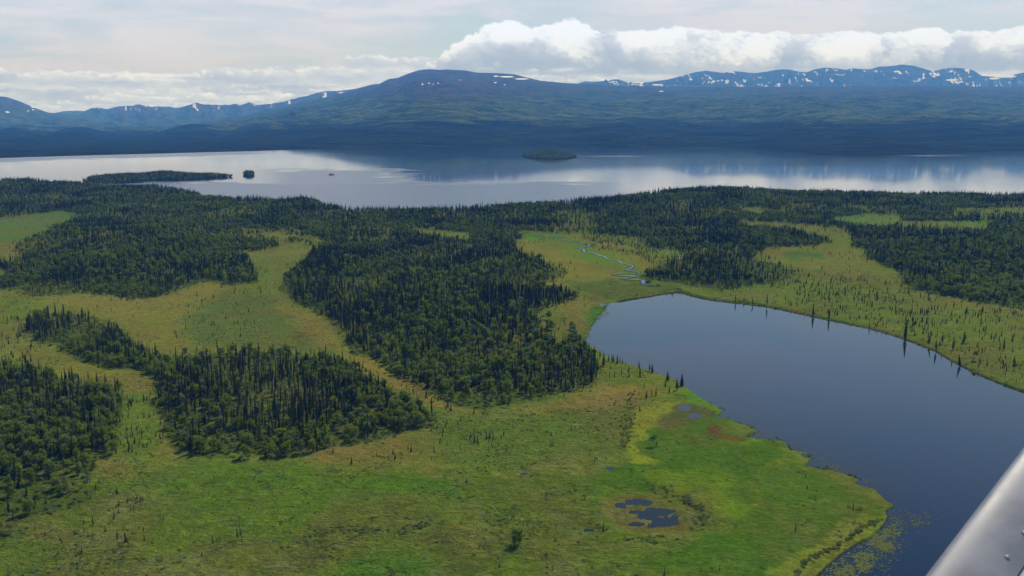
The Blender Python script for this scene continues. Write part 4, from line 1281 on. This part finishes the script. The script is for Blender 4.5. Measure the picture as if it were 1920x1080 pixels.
ex_, ey_ = [], []
for ln, cnt, wdt in [([(1655, 972), (1612, 990), (1590, 1012), (1550, 1032), (1510, 1052), (1488, 1084)], 110, 3.2), ([(1238, 914), (1272, 930), (1308, 950), (1322, 972), (1300, 990)], 55, 11),
                     ([(1170, 1010), (1230, 1012), (1270, 1005)], 18, 9), ([(1185, 735), (1180, 790), (1170, 850)], 110, 7), ([(640, 838), (723, 817), (812, 792)], 120, 4), ([(640, 990), (760, 1000), (800, 980)], 60, 6)]:
    ln = np.array(ln, float); t_ = rng.uniform(0, len(ln) - 1.001, cnt); i_ = t_.astype(int); f_ = (t_ - i_)[:, None]
    q = ln[i_] * (1 - f_) + ln[i_ + 1] * f_ + rng.normal(0, wdt, (cnt, 2)) * (1, .5)
    ex_.append(q[:, 0]); ey_.append(q[:, 1])
ex_, ey_, ez_ = ground_pt(np.concatenate(ex_), np.concatenate(ey_))
WX = np.append(WX, ex_); WY = np.append(WY, ey_); WZ = np.append(WZ, ez_); WS = np.append(WS, rng.uniform(.5, 1.2, len(ex_)))
print('spruce', len(SX), 'birch', len(BX), 'bog', len(GX), 'willow', len(WX))


def largest(X, Y, Z, H, n, margin=10):
    px, py = project(X, Y, Z + H * 0.5)
    size = H / np.hypot(Y, CAMH) * FPX
    size = np.where((px > margin) & (px < 1920 - margin) & (py > 30) & (py < 1080 - margin), size, 0)
    idx = np.argsort(-size)[:n]
    m = np.zeros(len(X), bool); m[idx] = True
    return m


def stand_name(px, py):
    """which wood a tree belongs to and whereabouts in it"""
    if py > 880 and px < 320: return 'near', 'in the open bog at the lower left edge'
    third = lambda a, b, names: names[0] if px < a else names[1] if px < b else names[2]
    for k in ('left', 'grove', 'peninsula', 'east'):
        if stand_r[k][int(np.clip(py - PY0, 0, RH - 1)), int(np.clip(px - PX0, 0, RW - 1))] > 0:
            if k == 'left':
                return k, ('near the bottom tip' if py > 900 else 'in the lower half' if py > 820 else 'in the upper half') + ' of the lower-left wood' + (', outer side' if px > 130 else '')
            if k == 'grove':
                if px < 290: return k, 'in the narrow western arm of the dense grove amid the meadows'
                return k, ('on the front fringe' if py > 800 else 'in the front half' if py > 745 else 'in the rear half') + ' of the dense grove, ' + third(420, 600, ('left part', 'middle part', 'right part'))
            if k == 'peninsula': return k, 'in the pointed wood at the head of the pond'
            return k, 'in the wood behind the bog right of the pond'
    return 'far', third(760, 960, ('at the left foot', 'at the middle front', 'at the right front')) + ' of the long central wood' + (', lowest rows' if py > 720 else '')


def place_trees(kind, X, Y, Z, H, crowns, trunks, wmul, cat, text, grp):
    for i in range(len(X)):
        k = int(rng.integers(len(crowns)))
        px, py = project(X[i], Y[i], Z[i])
        key, where = stand_name(float(px), float(py))
        h = float(H[i]); w_ = h * float(rng.uniform(*wmul))
        lbl = text.format(where)
        if trunks is None:
            r_ = bpy.data.objects.new(kind, crowns[k]); col.objects.link(r_)
        else:
            r_ = bpy.data.objects.new(kind, None); r_.empty_display_size = 0.3; col.objects.link(r_)
            for nm, me in (('crown', crowns[k]), ('trunk', trunks[k])):
                c = bpy.data.objects.new(nm, me); c.parent = r_; col.objects.link(c)
        r_.location = (float(X[i]), float(Y[i]), float(Z[i]) - 0.05)
        r_.rotation_euler = (float(rng.normal(0, .02)), float(rng.normal(0, .02)), float(rng.uniform(0, 6.28)))
        r_.scale = (w_, w_, h)
        tag(r_, lbl, cat, grp.format(where))


mS = largest(SX, SY, SZ, SH, 300); mB = largest(BX, BY, BZ, BH, 300); mG = largest(GX, GY, GZ, GH, 300)
place_trees('spruce_tree', SX[mS], SY[mS], SZ[mS], SH[mS], spr_crowns, spr_trunks, (.85, 1.15), 'spruce', 'tall slender dark spruce {}', 'spruces {}')
place_trees('birch_tree', BX[mB], BY[mB], BZ[mB], BH[mB], bir_crowns, bir_trunks, (.8, 1.1), 'birch', 'round-crowned green birch {}', 'birches {}')


def bog_place():
    X, Y, Z, H = GX[mG], GY[mG], GZ[mG], GH[mG]
    for i in range(len(X)):
        px, py = [float(v) for v in project(X[i], Y[i], Z[i])]
        if px > 1300: wh = 'on the bog behind the right bank of the pond'
        elif px > 640 and py < 900: wh = 'on the green bog below the central wood'
        elif py > 870: wh = 'standing out in the open bog at the bottom left'
        else: wh = 'in the sparse bog between the left wood and the grove'
        o = bpy.data.objects.new('stunted_spruce', bog_m[i % 4]); col.objects.link(o)
        h = float(H[i]); o.location = (float(X[i]), float(Y[i]), float(Z[i]) - .05); o.scale = (h * 1.1, h * 1.1, h); o.rotation_euler = (float(rng.normal(0, .05)), float(rng.normal(0, .05)), i * 1.7)
        tag(o, 'small stunted dark spruce ' + wh, 'spruce', 'stunted spruces ' + wh)


bog_place()


def mass(name, X, Y, Z, H, coll, k, wlo, whi, label, tilt=0.02):
    n = len(X)
    w_ = H * rng.uniform(wlo, whi, n)
    return scatter(name, np.stack([X, Y, Z - .05], -1), np.stack([w_, w_, H], -1), rng.uniform(0, 6.28, n), rng.integers(0, k, n), coll, label, tilt)


nr = SY < 900
a_ = ~mS & nr; mass('spruce_forest', SX[a_], SY[a_], SZ[a_], SH[a_], C_spr, 6, .85, 1.2, 'mass of dark spruces filling the nearer woods')
a_ = ~mS & ~nr; mass('far_spruce_forest', SX[a_], SY[a_], SZ[a_], SH[a_], C_fspr, 4, .9, 1.3, 'mass of dark spruces in the woods before the lake')
nr = BY < 900
a_ = ~mB & nr; mass('birch_forest', BX[a_], BY[a_], BZ[a_], BH[a_], C_bir, 4, .8, 1.15, 'mass of green birches among the nearer spruces')
a_ = ~mB & ~nr; mass('far_birch_forest', BX[a_], BY[a_], BZ[a_], BH[a_], C_fbir, 3, .9, 1.3, 'mass of green birches in the far woods')
a_ = ~mG; mass('stunted_spruce_cover', GX[a_], GY[a_], GZ[a_], GH[a_], C_bog, 4, .9, 1.4, 'countless stunted spruces dotted over the bogs', .05)
scatter('willow_cover', np.stack([WX, WY, WZ - .1], -1), np.stack([WS, WS, WS * .6], -1), rng.uniform(0, 6.28, len(WX)), rng.integers(0, 4, len(WX)), C_shr, 'low willow and dwarf birch clumps matting the meadow', .05)

# ---------------------------------------------------------------- spruces that can be pointed at, one by one
WEST = [(1109, 669, 651, 'slim spruce at the wood edge, first to stand against the pond'), (1114, 671, 653, 'spruce at the wood edge beside the pond, second from the wood'),
        (1125, 672, 656, 'broad dark spruce on the shore just outside the central wood'), (1132, 686, 659, 'tallest spruce at the shore corner of the central wood'),
        (1141, 677, 664, 'short spruce starting the shoreline row right of the wood'), (1147, 679, 663, 'spruce second in the short shoreline row'), (1150, 680, 664, 'spruce third in the short shoreline row, touching its neighbour'),
        (1157, 682, 664, 'spruce fourth in the short shoreline row'), (1162, 681, 668, 'spruce fifth in the short shoreline row'), (1167, 683, 672, 'smallest spruce ending the short shoreline row'),
        (1198, 690, 676, 'lone thin spruce on the point between the row and the pair'), (1218, 696, 680, 'left tree of the close pair of spruces on the point'), (1223, 699, 682, 'right tree of the close pair of spruces on the point'),
        (1252, 714, 696, 'single broad conical spruce on the grassy point'), (1269, 732, 709, 'broad dark spruce at the tip, in front of its taller neighbour'), (1278, 724, 701, 'biggest dark spruce at the very tip of the grassy point'),
        (1212, 746, 731, 'left spruce of the low clump behind the yellow marsh edge'), (1222, 743, 729, 'middle spruce of the low clump behind the yellow marsh edge'), (1230, 742, 727, 'right spruce of the low clump behind the yellow marsh edge'), (1255, 736, 723, 'small spruce between the low clump and the tip trees'),
        (1143, 712, 695, 'thin bare spruce in the grass left of the point'), (1152, 712, 695, 'thin pale spruce in the grass nearest the point')]
EAST = [(1379, 566, 552, 'small spruce on the right bank nearest the pond head', 0), (1412, 570, 557, 'leaning spruce hanging over the right bank', -.22), (1438, 573, 551, 'tall twin-topped spruce on the right bank near the pond head', 0),
        (1524.5, 592, 571, 'broad dark spruce on the right bank reflected in the pond', 0), (1554, 598, 577, 'thin spruce just right of the broad dark bank spruce', 0), (1509, 588, 580, 'low spruce just left of the broad dark bank spruce', 0), (1630, 615, 603, 'small crooked spruce on the middle of the right bank', 0),
        (1697, 634, 601, 'tallest spruce on the right bank with a long reflection', .02), (1755, 659, 635, 'conical spruce on the bank past the tallest one', -.05), (1800, 685, 663, 'spruce leaning over the bank nearest the right edge', -.16), (1741, 642, 620, 'crooked spruce leaning right behind the bank', .2),
        (1767, 645, 624, 'slim upright spruce set back from the conical one', 0), (1787, 655, 630, 'spruce in the small cluster on the bog behind the bank', 0), (1807, 643, 620, 'tall spruce behind the small cluster on the bog', 0), (1898, 663, 649, 'squat dark spruce on the bog close to the right edge', 0),
        (1881, 685, 673, 'lone spruce on the grassy slope near the right edge', 0), (1835, 689, 676, 'left of two small spruces above the bank near the right edge', 0), (1850, 689, 675, 'right of two small spruces above the bank near the right edge', 0), (1882, 655, 632, 'tall thin spruce on the bog near the right edge', 0)]


def hero(px, pb, pt, label, cat_g, k=3, lean=0.0, wm=1.0):
    X, Y, Z = [float(v) for v in ground_pt(px, pb)]
    if Z < 0.1: Z = 0.2
    dist = math.hypot(Y, CAMH)
    h = (pb - pt) / FPX * dist / 0.96
    r_ = bpy.data.objects.new('spruce_tree', None); col.objects.link(r_)
    r_.location = (X, Y, Z - .1); r_.scale = (h * wm, h * wm, h); r_.rotation_euler = (0, lean, px * 0.7 % 6.28 if not lean else 0)
    for nm, me in (('crown', spr_crowns[k]), ('trunk', spr_trunks[k])):
        c = bpy.data.objects.new(nm, me); c.parent = r_; col.objects.link(c)
    tag(r_, label, 'spruce', cat_g)


for i, (a, b, c, l) in enumerate(WEST): hero(a, b, c, l, 'spruces along the grassy point', [0, 3, 5][i % 3] if i < 20 else 4, 0, (2.1 if i in (13, 14, 15) else 1.8 if i in (2, 11, 12) else 1.3))
for i, (a, b, c, l, ln) in enumerate(EAST): hero(a, b, c, l, 'spruces on the right bank of the pond', [0, 3, 5][i % 3], ln, 1.45 if i in (3, 9, 8) else 1.15)

# ---------------------------------------------------------------- islands
def island(name, label, poly_px, hgt, ntree, treeh, forest_label, peak=None, leafy=0.25, mat=M_ground, c=(0.03, 0.04, 0.018)):
    P = np.array(poly_px, float)
    X, Y = flat(P[:, 0], P[:, 1])
    t = np.arange(len(P) + 1); Q = np.stack([np.append(X, X[0]), np.append(Y, Y[0])], 1)
    ts_ = np.linspace(0, len(P), 97)[:-1]
    O = np.stack([np.interp(ts_, t, Q[:, 0]), np.interp(ts_, t, Q[:, 1])], 1)
    ctr = np.array([X.mean(), Y.mean()])
    rings = 14; V = []
    for j in range(rings):
        s = 1 - j / (rings - 1) * 0.98
        p = ctr + (O - ctr) * s * (1 + 0.03 * (fbm(O[:, 0] / 15, O[:, 1] / 15, 3, 7)[:, None] - .5))
        q = 1 - s
        env = smooth(q / 0.75)
        if peak is not None:
            pxp = project(p[:, 0], p[:, 1], 0 * p[:, 0])[0]
            env = env * (0.3 + 0.7 * np.exp(-((pxp - peak[0]) / peak[1]) ** 2))
        z = -0.5 + 1.2 * min(1, q * 12) + hgt * env + 1.5 * (fbm(p[:, 0] / 30, p[:, 1] / 30, 3, 3) - .5) * (q > .05)
        V.append(np.stack([p[:, 0], p[:, 1], z], -1))
    V = np.concatenate(V); F = []
    n = len(O)
    for j in range(rings - 1):
        for i in range(n):
            F.append((j * n + i, j * n + (i + 1) % n, (j + 1) * n + (i + 1) % n, (j + 1) * n + i))
    o = link(name, mesh_np(name, V, F, mat, {'albedo': np.tile(np.array(c), (len(V), 1)), 'tuft': np.zeros(len(V))}))
    tag(o, label, kind='structure')
    if ntree:
        j = rng.integers(0, rings - 1, ntree * 3); w_ = rng.random(ntree * 3); keep = rng.random(len(j)) < (1 - j / (rings - 1)) + .05
        j = j[keep][:ntree]; w_ = w_[keep][:ntree]; i = rng.integers(0, n, len(j))
        p = V[j * n + i] * (1 - w_[:, None]) + V[(j + 1) * n + i] * w_[:, None] + np.concatenate([rng.normal(0, 1.5, (len(j), 2)), np.zeros((len(j), 1))], 1)
        H = treeh * rng.uniform(.6, 1.15, len(j))
        lf = rng.random(len(j)) < leafy
        mass(name + '_trees', p[~lf, 0], p[~lf, 1], p[~lf, 2], H[~lf], C_fspr, 4, 1, 1.5, forest_label)
        if lf.sum() > 3: mass(name + '_birches', p[lf, 0], p[lf, 1], p[lf, 2], H[lf] * .75, C_fbir, 3, 1, 1.4, forest_label.replace('spruces', 'birches'))


island('wooded_island', 'rounded wooded island alone in the middle of the lake', [(980, 293), (1000, 297), (1030, 298.5), (1060, 297.5), (1081, 294), (1072, 290), (1045, 288.5), (1010, 288.5), (988, 290)], 17, 2600, 11, 'spruces covering the rounded mid-lake island', leafy=.6)
island('long_island', 'long low wooded island off the left shore', [(150, 341), (205, 344), (285, 338), (340, 337), (395, 333.5), (437, 331), (400, 328.5), (340, 328), (300, 327), (230, 329), (175, 332)], 9, 3800, 10, 'spruces covering the long left island', peak=(312, 34), leafy=.3)
island('small_island', 'small round wooded islet right of the long island', [(456, 327.5), (462, 330), (472, 330), (478, 327.5), (474, 325), (460, 325)], 3, 200, 10, 'spruces crowding the small round islet')
island('rock_island', 'tiny pale green rocky islet in open water', [(615, 328), (622, 329.3), (629, 328), (628, 326.6), (617, 326.6)], 3.2, 10, 3, 'spruces on the tiny rocky islet', c=(0.10, 0.12, 0.06))

# dark stone lying off the marsh
X, Y = flat(1592, 891)
st = mesh_np('shore_rock', *(lambda v: (v * np.array([1.5, .7, .5]) * (0.8 + 0.4 * np.random.default_rng(4).random((12, 1))), ICO_F))(ICO_V), mat_plain('dark_stone', (.03, .028, .03)))
tag(link('rock', st, loc=(float(X), float(Y), .1)), 'small dark rock in the water just off the vivid green marsh', 'rock')

# ---------------------------------------------------------------- floating lily mats and reeds off the marsh
mat_poly = [(1300, 0)]
LM = [([(1590, 1084), (1560, 1078), (1585, 1055), (1610, 1025), (1640, 1000), (1668, 985), (1690, 978), (1700, 984), (1680, 1008), (1672, 1030), (1640, 1060), (1610, 1084)], 1.0, 3),
      ([(1530, 1088), (1570, 1050), (1600, 1028), (1610, 1036), (1575, 1070), (1560, 1090)], .35, 5),
      ([(1690, 985), (1700, 972), (1735, 968), (1760, 955), (1740, 985), (1700, 1000)], .14, 10), ([(1670, 1000), (1710, 1000), (1690, 1045), (1650, 1080), (1620, 1090)], .12, 8),
      ([(1650, 940), (1690, 955), (1720, 960), (1700, 985), (1665, 970)], .16, 6),
      ([(1440, 824), (1520, 850), (1560, 885), (1610, 905), (1640, 905), (1560, 870), (1500, 840)], .16, 4),
      ([(1380, 790), (1430, 805), (1440, 818), (1400, 815)], .3, 4), ([(1110, 572), (1142, 568), (1142, 588), (1120, 600)], .22, 2)]
mr = np.zeros((RH, RW), np.float32)
for p, d, b in LM: mr = np.maximum(mr, blur(poly_mask(p), b, b * .6) * d)
n = 900000
X, Y = candidates(n, 290, 760, .62); X = np.abs(X)
px, py = project(X, Y, 0 * X)
cl = smooth((fbm(X / 4, Y / 4, 4, 801) - .36) / .22)
k = (rng.random(n) < sample(mr, px, py) * (0.15 + cl)) & (sample(pond_r, px, py) > .35)
X, Y = X[k], Y[k]
r_ = rng.uniform(.15, .45, len(X))
ang = np.arange(6) * math.pi / 3
V = np.stack([X[:, None] + r_[:, None] * np.cos(ang), Y[:, None] + r_[:, None] * np.sin(ang), np.broadcast_to((0.02 + rng.random(len(X)) * .1)[:, None], (len(X), 6))], -1).reshape(-1, 3)
F = (np.arange(len(X))[:, None] * 6 + np.arange(6)[None])
print('pads', len(X))
tag(link('lily_pads', mesh_np('lily_pads', V, F, M_pad)), 'floating yellow-green lily pads off the marsh tip', kind='stuff')

# reeds and marestail thinning out into the water along the marsh
tuft_v = []; tuft_f = []
r4 = np.random.default_rng(3)
for i in range(26):
    a = r4.uniform(0, 6.28); d = r4.uniform(0, .5); x, y = d * math.cos(a), d * math.sin(a); b = len(tuft_v); e = r4.uniform(0, 6.28)
    tuft_v += [(x - .05 * math.cos(e), y - .05 * math.sin(e), -.1), (x + .05 * math.cos(e), y + .05 * math.sin(e), -.1), (x + r4.normal(0, .12), y + r4.normal(0, .12), r4.uniform(.35, .8))]
    tuft_f.append((b, b + 1, b + 2))
M_reed = mat_leaves('reed_blades', (0.050, 0.095, 0.008), (0.085, 0.120, 0.012), (0.095, 0.100, 0.025), 0.3)
C_reed = proto_collection('reed_model', [mesh_np('reed_tuft', tuft_v, tuft_f, M_reed, smooth_shade=False)])
n = int(area(290, 900, .62) * .5 * 0.9)
X, Y = candidates(n, 290, 900, .62); X = np.abs(X)
px, py = project(X, Y, 0 * X)
dm = sample(blur(pond_m, 5, 3), px, py); wst = (px < 1700) & (((py > 745) & (px > 1260)) | ((py > 565) & (py < 640) & (px < 1150)))
k = wst & (rng.random(n) < 0.9 * smooth((0.97 - dm) / .55) * smooth((fbm(X / 6, Y / 6, 4, 811) - .38) / .2)) & (dm > .15)
X, Y = X[k], Y[k]; print('reeds', len(X)); sc_ = rng.uniform(.6, 1.3, len(X))
scatter('reed_cover', np.stack([X, Y, 0 * X], -1), np.stack([sc_, sc_, sc_ * .7], -1), rng.uniform(0, 6.28, len(X)), np.zeros(len(X), int), C_reed, 'green reeds thinning out into the water along the marsh', .05)

# ---------------------------------------------------------------- aircraft strut close to the camera
def cam_pt(px, py, d):
    """point at depth d metres along the view axis"""
    a = (px - 960) / FPX * d; b = (540 - py) / FPX * d
    return Vector((a, d * CP + b * SP, CAMH - d * SP + b * CP))


m_al, t, out = material('painted_aluminium')
pos = t.new('ShaderNodeTexCoord').outputs['Object']
nn = t.noise(pos, 9.0, 5, 0.6, 0.3)
base = t.mix(t.ramp(nn, 0.3, 0.7), (0.155, 0.155, 0.155), (0.23, 0.228, 0.225))
principled(t, out, base, t.ramp(nn, 0.3, 0.7, 0.42, 0.55), 0.5, nn, 0.05, 0.002, Metallic=0.1)
P0 = cam_pt(1740, 1074, 1.7); P1 = cam_pt(1924, 834, 1.95)
ax = (P1 - P0).normalized()
view = (P0 - Vector((0, 0, CAMH))).normalized()
side = view.cross(ax).normalized()
if side.x < 0: side = -side
nrm = side.cross(ax).normalized()
if nrm.dot(view) > 0: nrm = -nrm
strut = bpy.data.objects.new('aircraft_strut', None)
Mx = Matrix((side, ax, nrm)).transposed().to_4x4(); Mx.translation = P0
strut.matrix_world = Mx
col.objects.link(strut)
tag(strut, 'grey riveted metal aircraft strut crossing the lower right corner', 'aircraft strut')
# streamlined section, x across from the leading edge, z towards the viewer
sec = []
Wd, Th = 0.30, 0.022
for i in range(40):
    th = math.pi * i / 39 - math.pi / 2
    pass
xs = [0.5 * (1 - math.cos(math.pi * i / 24)) for i in range(25)]
def th_(x): return Th * (2.969 * math.sqrt(x) - 1.26 * x - 3.516 * x ** 2 + 2.843 * x ** 3 - 1.015 * x ** 4) / 1.0 * 0.9
seam = 0.118
def skin(x0, x1, nm):
    u = [x0 + (x1 - x0) * (0.5 * (1 - math.cos(math.pi * i / 20)) if x0 == 0 else i / 20) for i in range(21)]
    up = [(x * Wd, th_(x)) for x in u]; dn = [(x * Wd, -th_(x)) for x in reversed(u)]
    s_ = up + dn; nl = 16; V = []
    for j in range(nl + 1):
        y = -0.5 + 1.3 * j / nl
        V += [(x, y, z) for x, z in s_]
    m = len(s_); F = []
    for j in range(nl):
        for i in range(m):
            F.append((j * m + i, j * m + (i + 1) % m, (j + 1) * m + (i + 1) % m, (j + 1) * m + i))
    return link(nm, mesh_np(nm, V, F, m_al), strut)
skin(0.0, seam / Wd - 0.004, 'skin_panel'); skin(seam / Wd + 0.004, 1.0, 'skin_panel')
core_m = mat_plain('dark_joint', (.05, .05, .05))
V = [(seam - .01, -.5, th_(seam / Wd) - .003), (seam + .01, -.5, th_(seam / Wd) - .003), (seam + .01, .8, th_(seam / Wd) - .003), (seam - .01, .8, th_(seam / Wd) - .003),
     (seam - .01, -.5, -th_(seam / Wd) + .003), (seam + .01, -.5, -th_(seam / Wd) + .003), (seam + .01, .8, -th_(seam / Wd) + .003), (seam - .01, .8, -th_(seam / Wd) + .003)]
link('joint_strip', mesh_np('joint_strip', V, [(0, 1, 2, 3), (7, 6, 5, 4), (0, 4, 5, 1), (1, 5, 6, 2), (2, 6, 7, 3), (3, 7, 4, 0)], core_m, smooth_shade=False), strut)
rv = []
for j in range(5):
    for k in range(12):
        a = k * math.pi / 6; ph = j / 5 * math.pi / 2
        rv.append((.0058 * math.cos(ph) * math.cos(a), .0058 * math.cos(ph) * math.sin(a), .0028 * math.sin(ph)))
rv.append((0, 0, .0028))
rf = [(j * 12 + k, j * 12 + (k + 1) % 12, (j + 1) * 12 + (k + 1) % 12, (j + 1) * 12 + k) for j in range(4) for k in range(12)] 
rf3 = []
for f in rf: rf3 += [(f[0], f[1], f[2]), (f[0], f[2], f[3])]
rf3 += [(48 + k, 48 + (k + 1) % 12, 60) for k in range(12)]
rme = mesh_np('rivet', rv, rf3, m_al)
xr = 0.088
for j in range(-4, 8):
    slope = math.atan((th_((xr + .002) / Wd) - th_((xr - .002) / Wd)) / .004)
    o = link('rivet', rme, strut, (xr, 0.052 + j * 0.078, th_(xr / Wd) - .0004)); o.rotation_euler = (0, -slope, 0)

# ---------------------------------------------------------------- haze: one closed box of thin blue air round everything but the sky and clouds
hx, hy0, hy1, hz0, hz1 = 24000, -1500, 28500, -5, 1720
V = [(x, y, z) for x in (-hx, hx) for y in (hy0, hy1) for z in (hz0, hz1)]
F = [(0, 1, 3, 2), (4, 6, 7, 5), (0, 4, 5, 1), (2, 3, 7, 6), (0, 2, 6, 4), (1, 5, 7, 3)]
mh, t, out = material('haze_air')
pv_ = t.new('ShaderNodeVolumePrincipled')
pv_.inputs['Color'].default_value = (0.10, 0.37, 1.0, 1)
pv_.inputs['Density'].default_value = HAZE_DENSITY
pv_.inputs['Absorption Color'].default_value = (1, 1, 1, 1)
pv_.inputs['Anisotropy'].default_value = 0.0
t.l.new(pv_.outputs[0], out.inputs['Volume'])
hz = link('haze', mesh_np('haze', V, F, mh, smooth_shade=False)); tag(hz, 'thin blue haze over the whole valley', kind='stuff')
